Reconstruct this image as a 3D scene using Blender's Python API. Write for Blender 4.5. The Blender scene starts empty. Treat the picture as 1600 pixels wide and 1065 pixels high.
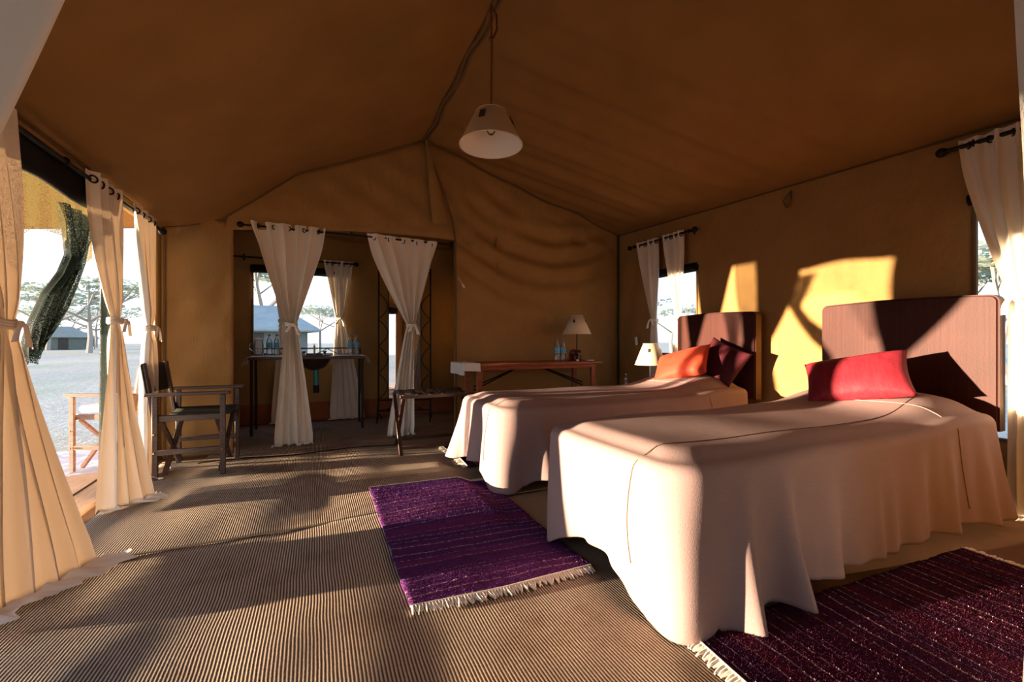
import bpy, bmesh, math, random
from math import sin, cos, pi, radians, exp, sqrt, atan2
from mathutils import Vector, Matrix, noise
from mathutils.bvhtree import BVHTree
random.seed(7)
S = bpy.context.scene
COL = S.collection

# ------------------------------------------------------------------ camera
cam_d = bpy.data.cameras.new('camera'); cam = bpy.data.objects.new('camera', cam_d); COL.objects.link(cam)
H = 1.05
cam.location = (0, 0, H)
cam.rotation_euler = (radians(90), 0, -radians(24.53))
cam_d.sensor_width = 36; cam_d.lens = 36*675/1600; cam_d.clip_start = .02; cam_d.clip_end = 600
S.camera = cam

# ------------------------------------------------------------------ world, sun, exposure
W = bpy.data.worlds.new('world'); S.world = W; W.use_nodes = True
wn = W.node_tree.nodes; wl = W.node_tree.links; wn.clear()
wo = wn.new('ShaderNodeOutputWorld'); bg = wn.new('ShaderNodeBackground')
tc = wn.new('ShaderNodeTexCoord'); sp = wn.new('ShaderNodeSeparateXYZ'); rp = wn.new('ShaderNodeValToRGB')
wl.new(tc.outputs['Generated'], sp.inputs[0]); wl.new(sp.outputs['Z'], rp.inputs[0])
e = rp.color_ramp.elements
e[0].position = 0; e[0].color = (.90, .95, 1, 1); e[1].position = 1; e[1].color = (.32, .50, .85, 1)
k = e.new(.12); k.color = (.80, .90, 1, 1); k = e.new(.45); k.color = (.50, .70, 1, 1)
wl.new(rp.outputs[0], bg.inputs[0]); bg.inputs[1].default_value = 1.8; wl.new(bg.outputs[0], wo.inputs[0])
sun_d = bpy.data.lights.new('sun', 'SUN'); sun = bpy.data.objects.new('sun', sun_d); COL.objects.link(sun)
SUN = Vector((1, -.18, -.036)).normalized()
sun.rotation_euler = SUN.to_track_quat('-Z', 'Y').to_euler()
sun_d.color = (1, .75, .50); sun_d.energy = 28; sun_d.angle = radians(.7)
S.view_settings.view_transform = 'Standard'; S.view_settings.look = 'None'
S.view_settings.gamma = 1; S.view_settings.exposure = 0; S.view_settings.use_curve_mapping = False
cy = S.cycles
cy.max_bounces = 12; cy.diffuse_bounces = 7; cy.transparent_max_bounces = 24
cy.sample_clamp_indirect = 6; cy.use_denoising = True; cy.caustics_reflective = False; cy.caustics_refractive = False

# ------------------------------------------------------------------ materials
def newmat(name):
    m = bpy.data.materials.new(name); m.use_nodes = True
    nt = m.node_tree; return m, nt, nt.nodes['Principled BSDF'], nt.nodes['Material Output']
def N(nt, t, **kw):
    n = nt.nodes.new(t)
    for k_, v in kw.items(): setattr(n, k_, v)
    return n
def coords(nt, scale=(1, 1, 1), kind='Object'):
    t = N(nt, 'ShaderNodeTexCoord'); mp = N(nt, 'ShaderNodeMapping'); mp.inputs['Scale'].default_value = scale
    nt.links.new(t.outputs[kind], mp.inputs[0]); return mp.outputs[0]
def noise_n(nt, vec, scale, detail=3, rough=.5):
    n = N(nt, 'ShaderNodeTexNoise'); n.inputs['Scale'].default_value = scale; n.inputs['Detail'].default_value = detail
    n.inputs['Roughness'].default_value = rough; nt.links.new(vec, n.inputs['Vector']); return n.outputs[0]
def ramp(nt, fac, stops):
    r = N(nt, 'ShaderNodeValToRGB'); el = r.color_ramp.elements
    while len(el) < len(stops): el.new(.5)
    for q, (p, c) in zip(el, stops): q.position = p; q.color = (*c, 1)
    nt.links.new(fac, r.inputs[0]); return r.outputs[0]
def mixc(nt, fac, a, b, mode='MIX'):
    m = N(nt, 'ShaderNodeMix', data_type='RGBA', blend_type=mode)
    for s, v in ((0, fac), (6, a), (7, b)):
        if hasattr(v, 'links'): nt.links.new(v, m.inputs[s])
        elif s == 0: m.inputs[0].default_value = v
        else: m.inputs[s].default_value = (*v, 1)
    return m.outputs[2]
def math_n(nt, op, a, b=0.0):
    m = N(nt, 'ShaderNodeMath', operation=op)
    for i, v in enumerate((a, b)):
        if hasattr(v, 'links'): nt.links.new(v, m.inputs[i])
        else: m.inputs[i].default_value = v
    return m.outputs[0]
def bump(nt, b, h, strength=.3, dist=.01, prev=None):
    n = N(nt, 'ShaderNodeBump'); n.inputs['Strength'].default_value = strength; n.inputs['Distance'].default_value = dist
    nt.links.new(h, n.inputs['Height'])
    if prev is not None: nt.links.new(prev, n.inputs['Normal'])
    if b is not None: nt.links.new(n.outputs[0], b.inputs['Normal'])
    return n.outputs[0]
def simple(name, col, rough=.6, metal=0, var=.12, scale=20, bmp=.0, spec=None):
    m, nt, b, o = newmat(name); v = coords(nt)
    f = noise_n(nt, v, scale)
    nt.links.new(ramp(nt, f, [(.3, tuple(c*(1-var) for c in col)), (.7, tuple(min(1, c*(1+var)) for c in col))]), b.inputs['Base Color'])
    b.inputs['Roughness'].default_value = rough; b.inputs['Metallic'].default_value = metal
    if spec is not None: b.inputs['Specular IOR Level'].default_value = spec
    if bmp: bump(nt, b, noise_n(nt, v, scale*6), bmp, .004)
    return m
def fabric(name, col, transl=0, tcol=None, weave=700, streak=None, var=.1, bmp=.25, rough=.9, wr=0):
    m, nt, b, o = newmat(name); v = coords(nt)
    f = noise_n(nt, v, 3, 4)
    c = ramp(nt, f, [(.3, tuple(x*(1-var) for x in col)), (.7, tuple(min(1, x*(1+var)) for x in col))])
    if streak:
        sv = coords(nt, streak[0]); sf = noise_n(nt, sv, streak[1], 2)
        c = mixc(nt, ramp(nt, sf, [(.35, (0, 0, 0)), (.65, (1, 1, 1))]), c, mixc(nt, 1.0, c, (streak[2],)*3, 'MULTIPLY'))
    nt.links.new(c, b.inputs['Base Color']); b.inputs['Roughness'].default_value = rough
    b.inputs['Specular IOR Level'].default_value = .15
    p = None
    if wr: p = bump(nt, None, noise_n(nt, coords(nt, (1, 1, .6)), 5, 5, .6), wr, .05)
    bump(nt, b, noise_n(nt, v, weave*.35, 1), bmp, .002, p)
    if transl:
        t = N(nt, 'ShaderNodeBsdfTranslucent'); t.inputs[0].default_value = (*(tcol or col), 1)
        ms = N(nt, 'ShaderNodeMixShader'); ms.inputs[0].default_value = transl
        nt.links.new(b.outputs[0], ms.inputs[1]); nt.links.new(t.outputs[0], ms.inputs[2]); nt.links.new(ms.outputs[0], o.inputs[0])
    return m
def woodm(name, a, b_, axis=(8, 1, 8), rough=.45):
    m, nt, b, o = newmat(name); v = coords(nt, axis)
    f = noise_n(nt, v, 6, 5, .6)
    nt.links.new(ramp(nt, f, [(.35, a), (.65, b_)]), b.inputs['Base Color']); b.inputs['Roughness'].default_value = rough
    bump(nt, b, f, .15, .003); return m
def glassm(name, col=(1, 1, 1), rough=.02, a=.75):
    m, nt, b, o = newmat(name)
    b.inputs['Base Color'].default_value = (*col, 1); b.inputs['Roughness'].default_value = rough
    b.inputs['IOR'].default_value = 1.33
    t = N(nt, 'ShaderNodeBsdfTransparent'); t.inputs[0].default_value = (*col, 1)
    g = N(nt, 'ShaderNodeBsdfGlossy'); g.inputs['Roughness'].default_value = .05
    fr = N(nt, 'ShaderNodeFresnel'); fr.inputs[0].default_value = 1.5
    f2 = math_n(nt, 'ADD', fr.outputs[0], .05)
    ms = N(nt, 'ShaderNodeMixShader'); nt.links.new(f2, ms.inputs[0]); nt.links.new(t.outputs[0], ms.inputs[1]); nt.links.new(g.outputs[0], ms.inputs[2])
    d = N(nt, 'ShaderNodeMixShader'); d.inputs[0].default_value = 1-a
    nt.links.new(ms.outputs[0], d.inputs[1]); nt.links.new(b.outputs[0], d.inputs[2]); nt.links.new(d.outputs[0], o.inputs[0]); return m

M = {}
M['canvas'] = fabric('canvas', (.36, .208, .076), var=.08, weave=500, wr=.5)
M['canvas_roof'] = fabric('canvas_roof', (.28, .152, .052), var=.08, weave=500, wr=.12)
M['canvas_skirt'] = fabric('canvas_skirt', (.30, .10, .05), var=.15, weave=500, wr=.2)
M['floor_canvas'] = fabric('brown_floor_canvas', (.17, .085, .04), var=.15, weave=400)
M['seam'] = fabric('seam_cloth', (.16, .10, .05), weave=500)
M['cream'] = fabric('cream_cotton', (.82, .77, .69), transl=.045, tcol=(.90, .62, .38), var=.05, wr=.12)
M['cream_shade'] = fabric('cream_shade', (.76, .62, .45), transl=.07, tcol=(.8, .7, .5), var=.03)
M['shade_tan'] = fabric('tan_parchment', (.62, .43, .24), transl=.04, var=.05)
M['shade_white'] = fabric('white_shade_lining', (.82, .76, .70), var=.02)
M['black_cloth'] = fabric('black_cloth', (.012, .011, .010))
M['iron'] = simple('iron', (.018, .014, .012), .5, .6, bmp=.2)
M['pole_green'] = simple('pole_green', (.03, .045, .035), .5, .3)
M['spread'] = fabric('bedspread_cotton', (.355, .25, .24), var=.05, weave=620, bmp=.3, streak=((2, 2, 40), 12, .93), wr=.035)
M['sheet'] = fabric('sheet', (.75, .68, .62))
M['silk'] = fabric('maroon_silk', (.058, .016, .012), var=.2, streak=((1, 1, .012), 90, .75), rough=.5, weave=300)
M['silk_side'] = fabric('olive_silk', (.13, .07, .03), rough=.6)
M['red'] = fabric('red_cushion', (.46, .055, .028), var=.15, rough=.6, weave=250, wr=.2)
M['magenta'] = fabric('magenta_cushion', (.27, .022, .035), var=.15, rough=.55, weave=250, wr=.25, streak=((1, .05, 1), 60, .75))
M['dark_cushion'] = fabric('dark_cushion', (.07, .012, .018), rough=.6)
M['wood_red'] = woodm('reddish_wood', (.22, .055, .022), (.36, .10, .04), (1, 9, 9))
M['wood_dark'] = woodm('dark_wood', (.035, .014, .009), (.08, .032, .019), (2, 9, 9), .35)
M['wood_chair'] = woodm('weathered_wood', (.040, .022, .018), (.08, .044, .034), (2, 9, 9), .4)
M['wood_pale'] = woodm('pale_brown_wood', (.30, .16, .11), (.44, .26, .18), (2, 9, 9), .6)
M['deck'] = woodm('threshold_boards', (.55, .33, .19), (.70, .45, .28), (9, 1, 9), .7)
M['leather'] = simple('dark_leather', (.035, .028, .026), .45, bmp=.3, scale=40)
M['chair_canvas'] = fabric('dark_green_canvas', (.030, .030, .022), rough=.7)
M['white_cloth'] = fabric('white_cloth', (.78, .74, .70), var=.03)
M['groundsheet'] = fabric('groundsheet', (.70, .74, .78), var=.1, wr=.5)
M['steel'] = simple('steel', (.6, .58, .55), .25, 1, .03)
M['bowl'] = simple('dark_bowl', (.05, .035, .025), .3, .4)
M['teal'] = simple('teal_plastic', (.03, .28, .30), .4)
M['white_pl'] = simple('white_plastic', (.8, .8, .8), .4, var=.03)
M['blue_pl'] = simple('blue_plastic', (.04, .22, .55), .35)
M['label'] = simple('bottle_label', (.10, .42, .75), .4, var=.5, scale=90)
M['glass'] = glassm('clear_plastic', (.93, .96, .98), a=.9)
M['bulbglass'] = glassm('bulb_glass', (1, .97, .93), a=.95)
M['brass'] = simple('brass', (.45, .27, .09), .35, 1)
M['leather_cord'] = simple('leather_cord', (.16, .05, .025), .6)
M['carved'] = woodm('carved_redwood', (.07, .015, .008), (.16, .035, .018), (3, 3, 3), .25)
M['ivory'] = simple('ivory', (.75, .70, .6), .4)
mm, nt, b, o = newmat('mirror_glass'); b.inputs['Metallic'].default_value = 1; b.inputs['Roughness'].default_value = .02
nt.links.new(ramp(nt, noise_n(nt, coords(nt), 2), [(0, (.84, .85, .85)), (1, (.88, .88, .88))]), b.inputs['Base Color']); M['mirror'] = mm

# dark insect gauze: dense thread grid with holes
def gauze(name, col, open_):
    m, nt, b, o = newmat(name); v = coords(nt)
    f = noise_n(nt, v, 260, 2)
    b.inputs['Base Color'].default_value = (*col, 1); b.inputs['Roughness'].default_value = .8
    tl = N(nt, 'ShaderNodeBsdfTranslucent'); tl.inputs[0].default_value = (*[min(1, c*1.4) for c in col], 1)
    m1 = N(nt, 'ShaderNodeMixShader'); m1.inputs[0].default_value = .4
    nt.links.new(b.outputs[0], m1.inputs[1]); nt.links.new(tl.outputs[0], m1.inputs[2])
    tr = N(nt, 'ShaderNodeBsdfTransparent')
    lw = N(nt, 'ShaderNodeLayerWeight'); lw.inputs[0].default_value = .5
    thr = math_n(nt, 'ADD', math_n(nt, 'MULTIPLY', lw.outputs['Facing'], .20), .5-open_*.35)
    fac = ramp(nt, math_n(nt, 'MULTIPLY', math_n(nt, 'SUBTRACT', f, thr), 8.0), [(0, (0, 0, 0)), (.6, (1, 1, 1))])
    m2 = N(nt, 'ShaderNodeMixShader'); nt.links.new(fac, m2.inputs[0])
    nt.links.new(m1.outputs[0], m2.inputs[1]); nt.links.new(tr.outputs[0], m2.inputs[2]); nt.links.new(m2.outputs[0], o.inputs[0]); return m
M['gauze'] = gauze('olive_gauze', (.11, .088, .032), .26)
M['gauze_dark'] = gauze('green_gauze', (.02, .035, .028), .05)

# ribbed sisal
def carpet_mat():
    m, nt, b, o = newmat('ribbed_sisal'); t = N(nt, 'ShaderNodeTexCoord'); s = N(nt, 'ShaderNodeSeparateXYZ')
    nt.links.new(t.outputs['Object'], s.inputs[0]); v = t.outputs['Object']
    wob = math_n(nt, 'MULTIPLY', noise_n(nt, v, 2.2, 2), .022)
    x = math_n(nt, 'ADD', s.outputs[0], wob)
    w = math_n(nt, 'SINE', math_n(nt, 'MULTIPLY', x, 2*pi/.0115))
    w = math_n(nt, 'ADD', math_n(nt, 'MULTIPLY', w, .5), .5)
    mpv = coords(nt, (1, .35, 1)); fine = noise_n(nt, mpv, 420, 2)
    ww = math_n(nt, 'ADD', w, math_n(nt, 'MULTIPLY', math_n(nt, 'SUBTRACT', fine, .5), .7))
    c = ramp(nt, ww, [(.15, (.075, .056, .042)), (.75, (.50, .41, .32))])
    st = noise_n(nt, v, 1.7, 4, .6)
    c = mixc(nt, ramp(nt, st, [(.52, (0, 0, 0)), (.68, (.75, .75, .75))]), c, mixc(nt, 1.0, c, (.50, .40, .36), 'MULTIPLY'))
    c = mixc(nt, ramp(nt, noise_n(nt, v, .9, 2), [(.4, (0, 0, 0)), (.65, (.6, .6, .6))]), c, mixc(nt, 1.0, c, (1.15, 1.0, .86), 'MULTIPLY'))
    nt.links.new(c, b.inputs['Base Color']); b.inputs['Roughness'].default_value = .95; b.inputs['Specular IOR Level'].default_value = .1
    bump(nt, b, ww, .7, .004); return m
M['carpet'] = carpet_mat()
# woven rug; local x across the stripes' length, local y along the rug
def rug_mat(name, c1, c2):
    m, nt, b, o = newmat(name); t = N(nt, 'ShaderNodeTexCoord'); s = N(nt, 'ShaderNodeSeparateXYZ')
    v = t.outputs['Object']; nt.links.new(v, s.inputs[0])
    wob = math_n(nt, 'MULTIPLY', math_n(nt, 'SUBTRACT', noise_n(nt, v, 3, 2), .5), .05)
    y = math_n(nt, 'ADD', s.outputs[1], wob)
    cb = N(nt, 'ShaderNodeCombineXYZ'); nt.links.new(y, cb.inputs[1])
    band = noise_n(nt, cb.outputs[0], 9, 2)
    c = ramp(nt, band, [(.4, c1), (.6, c2)])
    sp_ = noise_n(nt, v, 330, 2); c = mixc(nt, ramp(nt, sp_, [(.55, (0, 0, 0)), (.75, (.5, .5, .5))]), c, mixc(nt, 1.0, c, (2.6, 2.2, 2.2), 'MULTIPLY'))
    # cream weft lines
    y2 = math_n(nt, 'ADD', y, math_n(nt, 'MULTIPLY', noise_n(nt, cb.outputs[0], 7, 3), .22))
    fr_ = math_n(nt, 'FRACT', math_n(nt, 'MULTIPLY', y2, 17))
    lf = ramp(nt, fr_, [(.08, (1, 1, 1)), (.10, (0, 0, 0))])
    sx = N(nt, 'ShaderNodeMapping'); sx.inputs['Scale'].default_value = (60, 300, 1); nt.links.new(v, sx.inputs[0])
    dash = ramp(nt, noise_n(nt, sx.outputs[0], 1, 1), [(.45, (0, 0, 0)), (.58, (1, 1, 1))])
    c = mixc(nt, mixc(nt, 1.0, lf, dash, 'MULTIPLY'), c, (.62, .42, .45))
    nt.links.new(c, b.inputs['Base Color']); b.inputs['Roughness'].default_value = 1; b.inputs['Specular IOR Level'].default_value = .05
    bump(nt, b, math_n(nt, 'ADD', sp_, noise_n(nt, v, 90, 2)), .9, .008); return m
M['rug'] = rug_mat('purple_wool', (.085, .030, .155), (.16, .034, .15))
M['rug_dark'] = rug_mat('shade_dark_wool', (.045, .010, .036), (.075, .012, .030))  # shade on the purple near-bed rug is put into this darker colour
M['fringe'] = simple('cotton_fringe', (.80, .72, .61), .95, bmp=.5, scale=80)
# outdoors
def grass_mat():
    m, nt, b, o = newmat('dry_savanna'); v = coords(nt)
    a = noise_n(nt, coords(nt, (1, .35, 1)), .35, 6, .65); f = noise_n(nt, v, 9, 4, .7)
    c = ramp(nt, a, [(.35, (.58, .50, .44)), (.5, (.66, .60, .48)), (.65, (.52, .53, .38))])
    c = mixc(nt, ramp(nt, f, [(.4, (0, 0, 0)), (.7, (.6, .6, .6))]), c, (.33, .28, .25))
    nt.links.new(c, b.inputs['Base Color']); b.inputs['Roughness'].default_value = 1; b.inputs['Specular IOR Level'].default_value = .0
    bump(nt, b, f, .5, .05); return m
M['ground'] = grass_mat()
M['leaf'] = fabric('hazed_acacia_leaf', (.36, .41, .34), transl=.4, tcol=(.45, .52, .38), var=.25)  # distance haze is put into this paler leaf colour
M['bark'] = simple('bark', (.33, .30, .28), .9, bmp=.4, scale=8)
M['tent_roof'] = fabric('grey_tent_roof', (.33, .36, .35), weave=100)
M['tent_wall'] = fabric('grey_green_tent_wall', (.17, .19, .17), weave=100)
M['rope'] = simple('rope', (.32, .24, .14), .9)

# ------------------------------------------------------------------ mesh helpers
def link(name, verts, faces, mat, parent=None, smooth=True, mats=None, mi=None):
    me = bpy.data.meshes.new(name); me.from_pydata([tuple(v) for v in verts], [], faces); me.update()
    for q in (mats or [mat]): me.materials.append(M[q])
    if mi:
        for p_, i_ in zip(me.polygons, mi): p_.material_index = i_
    if smooth: me.polygons.foreach_set('use_smooth', [True]*len(me.polygons))
    ob = bpy.data.objects.new(name, me); COL.objects.link(ob)
    if parent is not None: ob.parent = parent
    return ob
def tag(ob, label=None, cat=None, group=None, kind=None):
    if label: ob['label'] = label
    if cat: ob['category'] = cat
    if group: ob['group'] = group
    if kind: ob['kind'] = kind
    return ob
def thing(name, label, cat, loc=(0, 0, 0), rz=0, group=None):
    ob = bpy.data.objects.new(name, None); COL.objects.link(ob); ob.location = loc; ob.rotation_euler = (0, 0, rz)
    ob.empty_display_size = .1
    return tag(ob, label, cat, group)
def copy_tree(o_, parent=None):
    c = o_.copy(); COL.objects.link(c)
    if parent is not None: c.parent = parent
    for ch in list(o_.children): copy_tree(ch, c)
    return c
class MB:
    def __init__(s): s.v = []; s.f = []; s.m = []
    def add(s, vs, fs, mi=0):
        n = len(s.v); s.v += [Vector(v) for v in vs]; s.f += [tuple(i+n for i in f) for f in fs]; s.m += [mi]*len(fs); return s
    def box(s, a, b_, bev=.003, mi=0):
        a = Vector(a); b_ = Vector(b_); c = (a+b_)/2; h = (b_-a)/2; h = Vector([abs(x) for x in h])
        return s.obox(c, h, Matrix.Identity(3), bev, mi)
    def obox(s, c, h, R, bev=.003, mi=0):
        bm = bmesh.new(); bmesh.ops.create_cube(bm, size=2)
        for v in bm.verts: v.co = Vector((v.co.x*h[0], v.co.y*h[1], v.co.z*h[2]))
        if bev: bmesh.ops.bevel(bm, geom=bm.edges[:], offset=min(bev, min(h)*.8), segments=1, affect='EDGES')
        bm.verts.index_update()
        vs = [Vector(c)+R@v.co for v in bm.verts]; fs = [tuple(v.index for v in f.verts) for f in bm.faces]
        bm.free(); return s.add(vs, fs, mi)
    def beam(s, p, q, w, t, up=(0, 0, 1), bev=.003, mi=0):   # w along side axis, t along up-ish axis
        p = Vector(p); q = Vector(q); z = (q-p); L = z.length; z.normalize(); u = Vector(up)
        x = u.cross(z)
        if x.length < 1e-4: x = Vector((1, 0, 0))
        x.normalize(); y = z.cross(x)
        R = Matrix((x, y, z)).transposed()
        return s.obox((p+q)/2, (w/2, t/2, L/2), R, bev, mi)
    def tube(s, pts, r, seg=8, cap=True, mi=0):
        pts = [Vector(p) for p in pts]; n = len(pts); rr = r if isinstance(r, (list, tuple)) else [r]*n
        vs = []; prev = None
        for i, p in enumerate(pts):
            d = (pts[min(i+1, n-1)]-pts[max(i-1, 0)]).normalized()
            if prev is None:
                x = d.orthogonal().normalized()
            else:
                x = (prev-d*prev.dot(d)); x = x.normalized() if x.length > 1e-5 else d.orthogonal().normalized()
            prev = x; y = d.cross(x)
            for k_ in range(seg):
                a = 2*pi*k_/seg; vs.append(p+(x*cos(a)+y*sin(a))*rr[i])
        fs = [(i*seg+k_, i*seg+(k_+1) % seg, (i+1)*seg+(k_+1) % seg, (i+1)*seg+k_) for i in range(n-1) for k_ in range(seg)]
        if cap: fs += [tuple(range(seg))[::-1], tuple((n-1)*seg+k_ for k_ in range(seg))]
        return s.add(vs, fs, mi)
    def lathe(s, prof, c=(0, 0, 0), seg=24, mi=0, M4=None):
        vs = []; c = Vector(c)
        for r, z in prof:
            for k_ in range(seg):
                a = 2*pi*k_/seg; p = Vector((r*cos(a), r*sin(a), z)); p = (M4@p) if M4 else p; vs.append(c+p)
        n = len(prof)
        fs = [(i*seg+k_, i*seg+(k_+1) % seg, (i+1)*seg+(k_+1) % seg, (i+1)*seg+k_) for i in range(n-1) for k_ in range(seg)]
        if prof[0][0] > 1e-6 and prof[0][0] < .9e9 and s.capends: fs.append(tuple(range(seg))[::-1])
        if prof[-1][0] > 1e-6 and s.capends: fs.append(tuple((n-1)*seg+k_ for k_ in range(seg)))
        return s.add(vs, fs, mi)
    capends = True
    def ball(s, c, r, sc=(1, 1, 1), seg=12, R=None, mi=0):
        prof = [(max(sin(pi*i/8), 1e-4), -cos(pi*i/8)) for i in range(9)]
        D = Matrix.Diagonal(Vector(sc)*r); D = (R@D) if R else D
        return s.lathe(prof, c, seg, mi, D)
    def torus(s, c, R_, r, axis=(0, 0, 1), seg=16, ss=6, mi=0, sc=(1, 1)):
        a = Vector(axis).normalized(); x = a.orthogonal().normalized(); y = a.cross(x); c = Vector(c)
        if abs(a.z) > .9: x = Vector((1, 0, 0)); y = Vector((0, 1, 0))
        vs = []
        for i in range(seg):
            t = 2*pi*i/seg; d = x*cos(t)*sc[0]+y*sin(t)*sc[1]
            for k_ in range(ss):
                q = 2*pi*k_/ss; vs.append(c+d*R_+d.normalized()*cos(q)*r+a*sin(q)*r)
        fs = [(i*ss+k_, ((i+1) % seg)*ss+k_, ((i+1) % seg)*ss+(k_+1) % ss, i*ss+(k_+1) % ss) for i in range(seg) for k_ in range(ss)]
        return s.add(vs, fs, mi)
    def build(s, name, mat, parent=None, smooth=True, mats=None, auto=True):
        ob = link(name, s.v, s.f, mat, parent, smooth, mats, s.m if mats else None)
        if smooth and auto: ob.data.set_sharp_from_angle(angle=radians(38))
        return ob
def grid(f, nu, nv):
    vs = [f(i/(nu-1), j/(nv-1)) for j in range(nv) for i in range(nu)]
    fs = [(j*nu+i, j*nu+i+1, (j+1)*nu+i+1, (j+1)*nu+i) for j in range(nv-1) for i in range(nu-1)]
    return vs, fs
def struct(ob): ob['kind'] = 'structure'; return ob
def ss(a, b_, x):
    t = max(0, min(1, (x-a)/(b_-a))); return t*t*(3-2*t)
def lerp(a, b_, t): return a+(b_-a)*t
def nz(x, y, z=0): return noise.noise(Vector((x, y, z)))

# ------------------------------------------------------------------ tent geometry
XL, XR, YF, YB = -1.25, 3.80, .5, 4.80
XM = 1.11
def eaveL(y): return 2.08
def eaveR(y): return 2.323+.0348*y
def ridge(y): return 3.29+.03*(YB-y)
def roof_z(x, y):
    if x < XM:
        t = (x-XL)/(XM-XL); z = lerp(eaveL(y), ridge(y), t)
    else:
        t = (XR-x)/(XR-XM); z = lerp(eaveR(y), ridge(y), t)
    return z
def back_dz(x):
    pts = [(-1.3, -.0), (-1.05, -.09), (-.8, -.14), (-.5, -.05), (-.15, .075), (.2, .05), (1.11, 0), (5, 0)]
    for (a, za), (b_, zb) in zip(pts, pts[1:]):
        if a <= x <= b_: return lerp(za, zb, (x-a)/(b_-a))
    return 0
def roof_full(x, y):
    z = roof_z(x, y)+back_dz(x)*exp(-max(0, YB-y)/.45)
    tl = ss(0, .25, (x-XL)/(XM-XL)) * ss(0, .2, (XM-x)/(XM-XL)) if x < XM else ss(0, .2, (XR-x)/(XR-XM))*ss(0, .15, (x-XM)/(XR-XM))
    z -= .05*tl*sin(pi*max(0, min(1, (y-YF)/(YB-YF))))
    if x < XM:   # long soft creases running down the slope
        z += tl*(.026*sin(2*pi*(y*1.1+.22*x))*exp(-((y-2.3)/.7)**2)+.020*sin(2*pi*(y*2.3+.5*x)+1)*exp(-((y-2.2)/.4)**2))
    else:
        q = y+.30*(x-XM)
        z += tl*(.016*sin(2*pi*q*1.9)+.012*sin(2*pi*q*4.1+1.3))*ss(1.2, 3.2, q)
    z += .010*tl*nz(x*1.3, y*1.3, 4)
    return z
xs = [XL-.02+(XM-XL+.02)*i/44 for i in range(45)]+[XM+(XR+.02-XM)*i/50 for i in range(1, 51)]
ys = [YF-.02+(YB+.02-YF+.02)*j/110 for j in range(111)]
vs = [(x, y, roof_full(x, y)) for y in ys for x in xs]; n = len(xs)
fs = [(j*n+i, j*n+i+1, (j+1)*n+i+1, (j+1)*n+i) for j in range(len(ys)-1) for i in range(n-1)]
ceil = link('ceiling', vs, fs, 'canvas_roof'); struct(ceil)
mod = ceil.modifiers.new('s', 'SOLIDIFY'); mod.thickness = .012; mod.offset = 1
ceil.data.set_sharp_from_angle(angle=radians(20))
# rolled ridge seam and eave seams
b = MB(); pts = []
for i in range(60):
    y = YF+(YB-YF)*i/59; pts.append((XM+.012*sin(y*9)+.008*nz(y*3, 1), y, roof_full(XM, y)-.012+.006*sin(y*14)))
b.tube(pts, .017, 8); b.tube([(p[0]+.035, p[1], p[2]-.004) for p in pts], .010, 6)
struct(b.build('trim_1', 'seam'))
b = MB()
b.tube([(XR-.012, y, eaveR(y)-.004) for y in [YF+(YB-YF)*i/20 for i in range(21)]], .006, 6)
struct(b.build('trim_2', 'seam'))
b = MB(); b.tube([(XL+.012, y, eaveL(y)-.004) for y in [YF+(YB-YF)*i/20 for i in range(21)]], .006, 6)
struct(b.build('trim_3', 'seam'))
b = MB()
b.tube([(x, YB-.02, roof_full(x, YB-.02)-.008) for x in [XL+.02+(XR-XL-.04)*i/60 for i in range(61)]], .007, 6)
struct(b.build('trim_4', 'seam'))

def wall(name, P0, U, Nn, u0, u1, ztop, holes, disp=None, du=.05, dz=.05, mat='canvas', thick=.012, warp=None, skirt=None):
    """canvas wall along U from P0; holes = [(ua, ub, za, zb)]"""
    P0, U, Nn = Vector(P0), Vector(U), Vector(Nn)
    ub = sorted({u0, u1} | {h[0] for h in holes} | {h[1] for h in holes})
    us = []
    for a, c in zip(ub, ub[1:]):
        k_ = max(1, round((c-a)/du)); us += [a+(c-a)*i/k_ for i in range(k_)]
    us.append(u1)
    zb = sorted({0.0} | {h[2] for h in holes} | {h[3] for h in holes} | {min(ztop(u) for u in us)-.02} | ({skirt} if skirt else set()))
    zs = []
    for a, c in zip(zb, zb[1:]):
        k_ = max(1, round((c-a)/dz)); zs += [a+(c-a)*i/k_ for i in range(k_)]
    zs.append(zb[-1]); nb = len(zs); NT = 14
    rows = nb+NT
    def zz(j, u): return zs[j] if j < nb else lerp(zs[-1], ztop(u), (j-nb+1)/NT)
    vs = []
    for j in range(rows):
        for u in us:
            z = zz(j, u); z = min(z+(warp(u, z) if warp else 0), ztop(u)); p = P0+U*u+Vector((0, 0, z))
            d = disp(u, z) if disp else 0
            vs.append(p+Nn*d)
    nu = len(us); fs = []; mi = []
    for j in range(rows-1):
        for i in range(nu-1):
            uc = (us[i]+us[i+1])/2; zc = (zz(j, uc)+zz(j+1, uc))/2
            if any(h[0] < uc < h[1] and h[2] < zc < h[3] for h in holes): continue
            fs.append((j*nu+i, j*nu+i+1, (j+1)*nu+i+1, (j+1)*nu+i)); mi.append(1 if skirt and zc < skirt else 0)
    ob = link(name, vs, fs, mat, mats=[mat, 'canvas_skirt'], mi=mi); struct(ob)
    m_ = ob.modifiers.new('s', 'SOLIDIFY'); m_.thickness = thick; m_.offset = 0
    return ob

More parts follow.
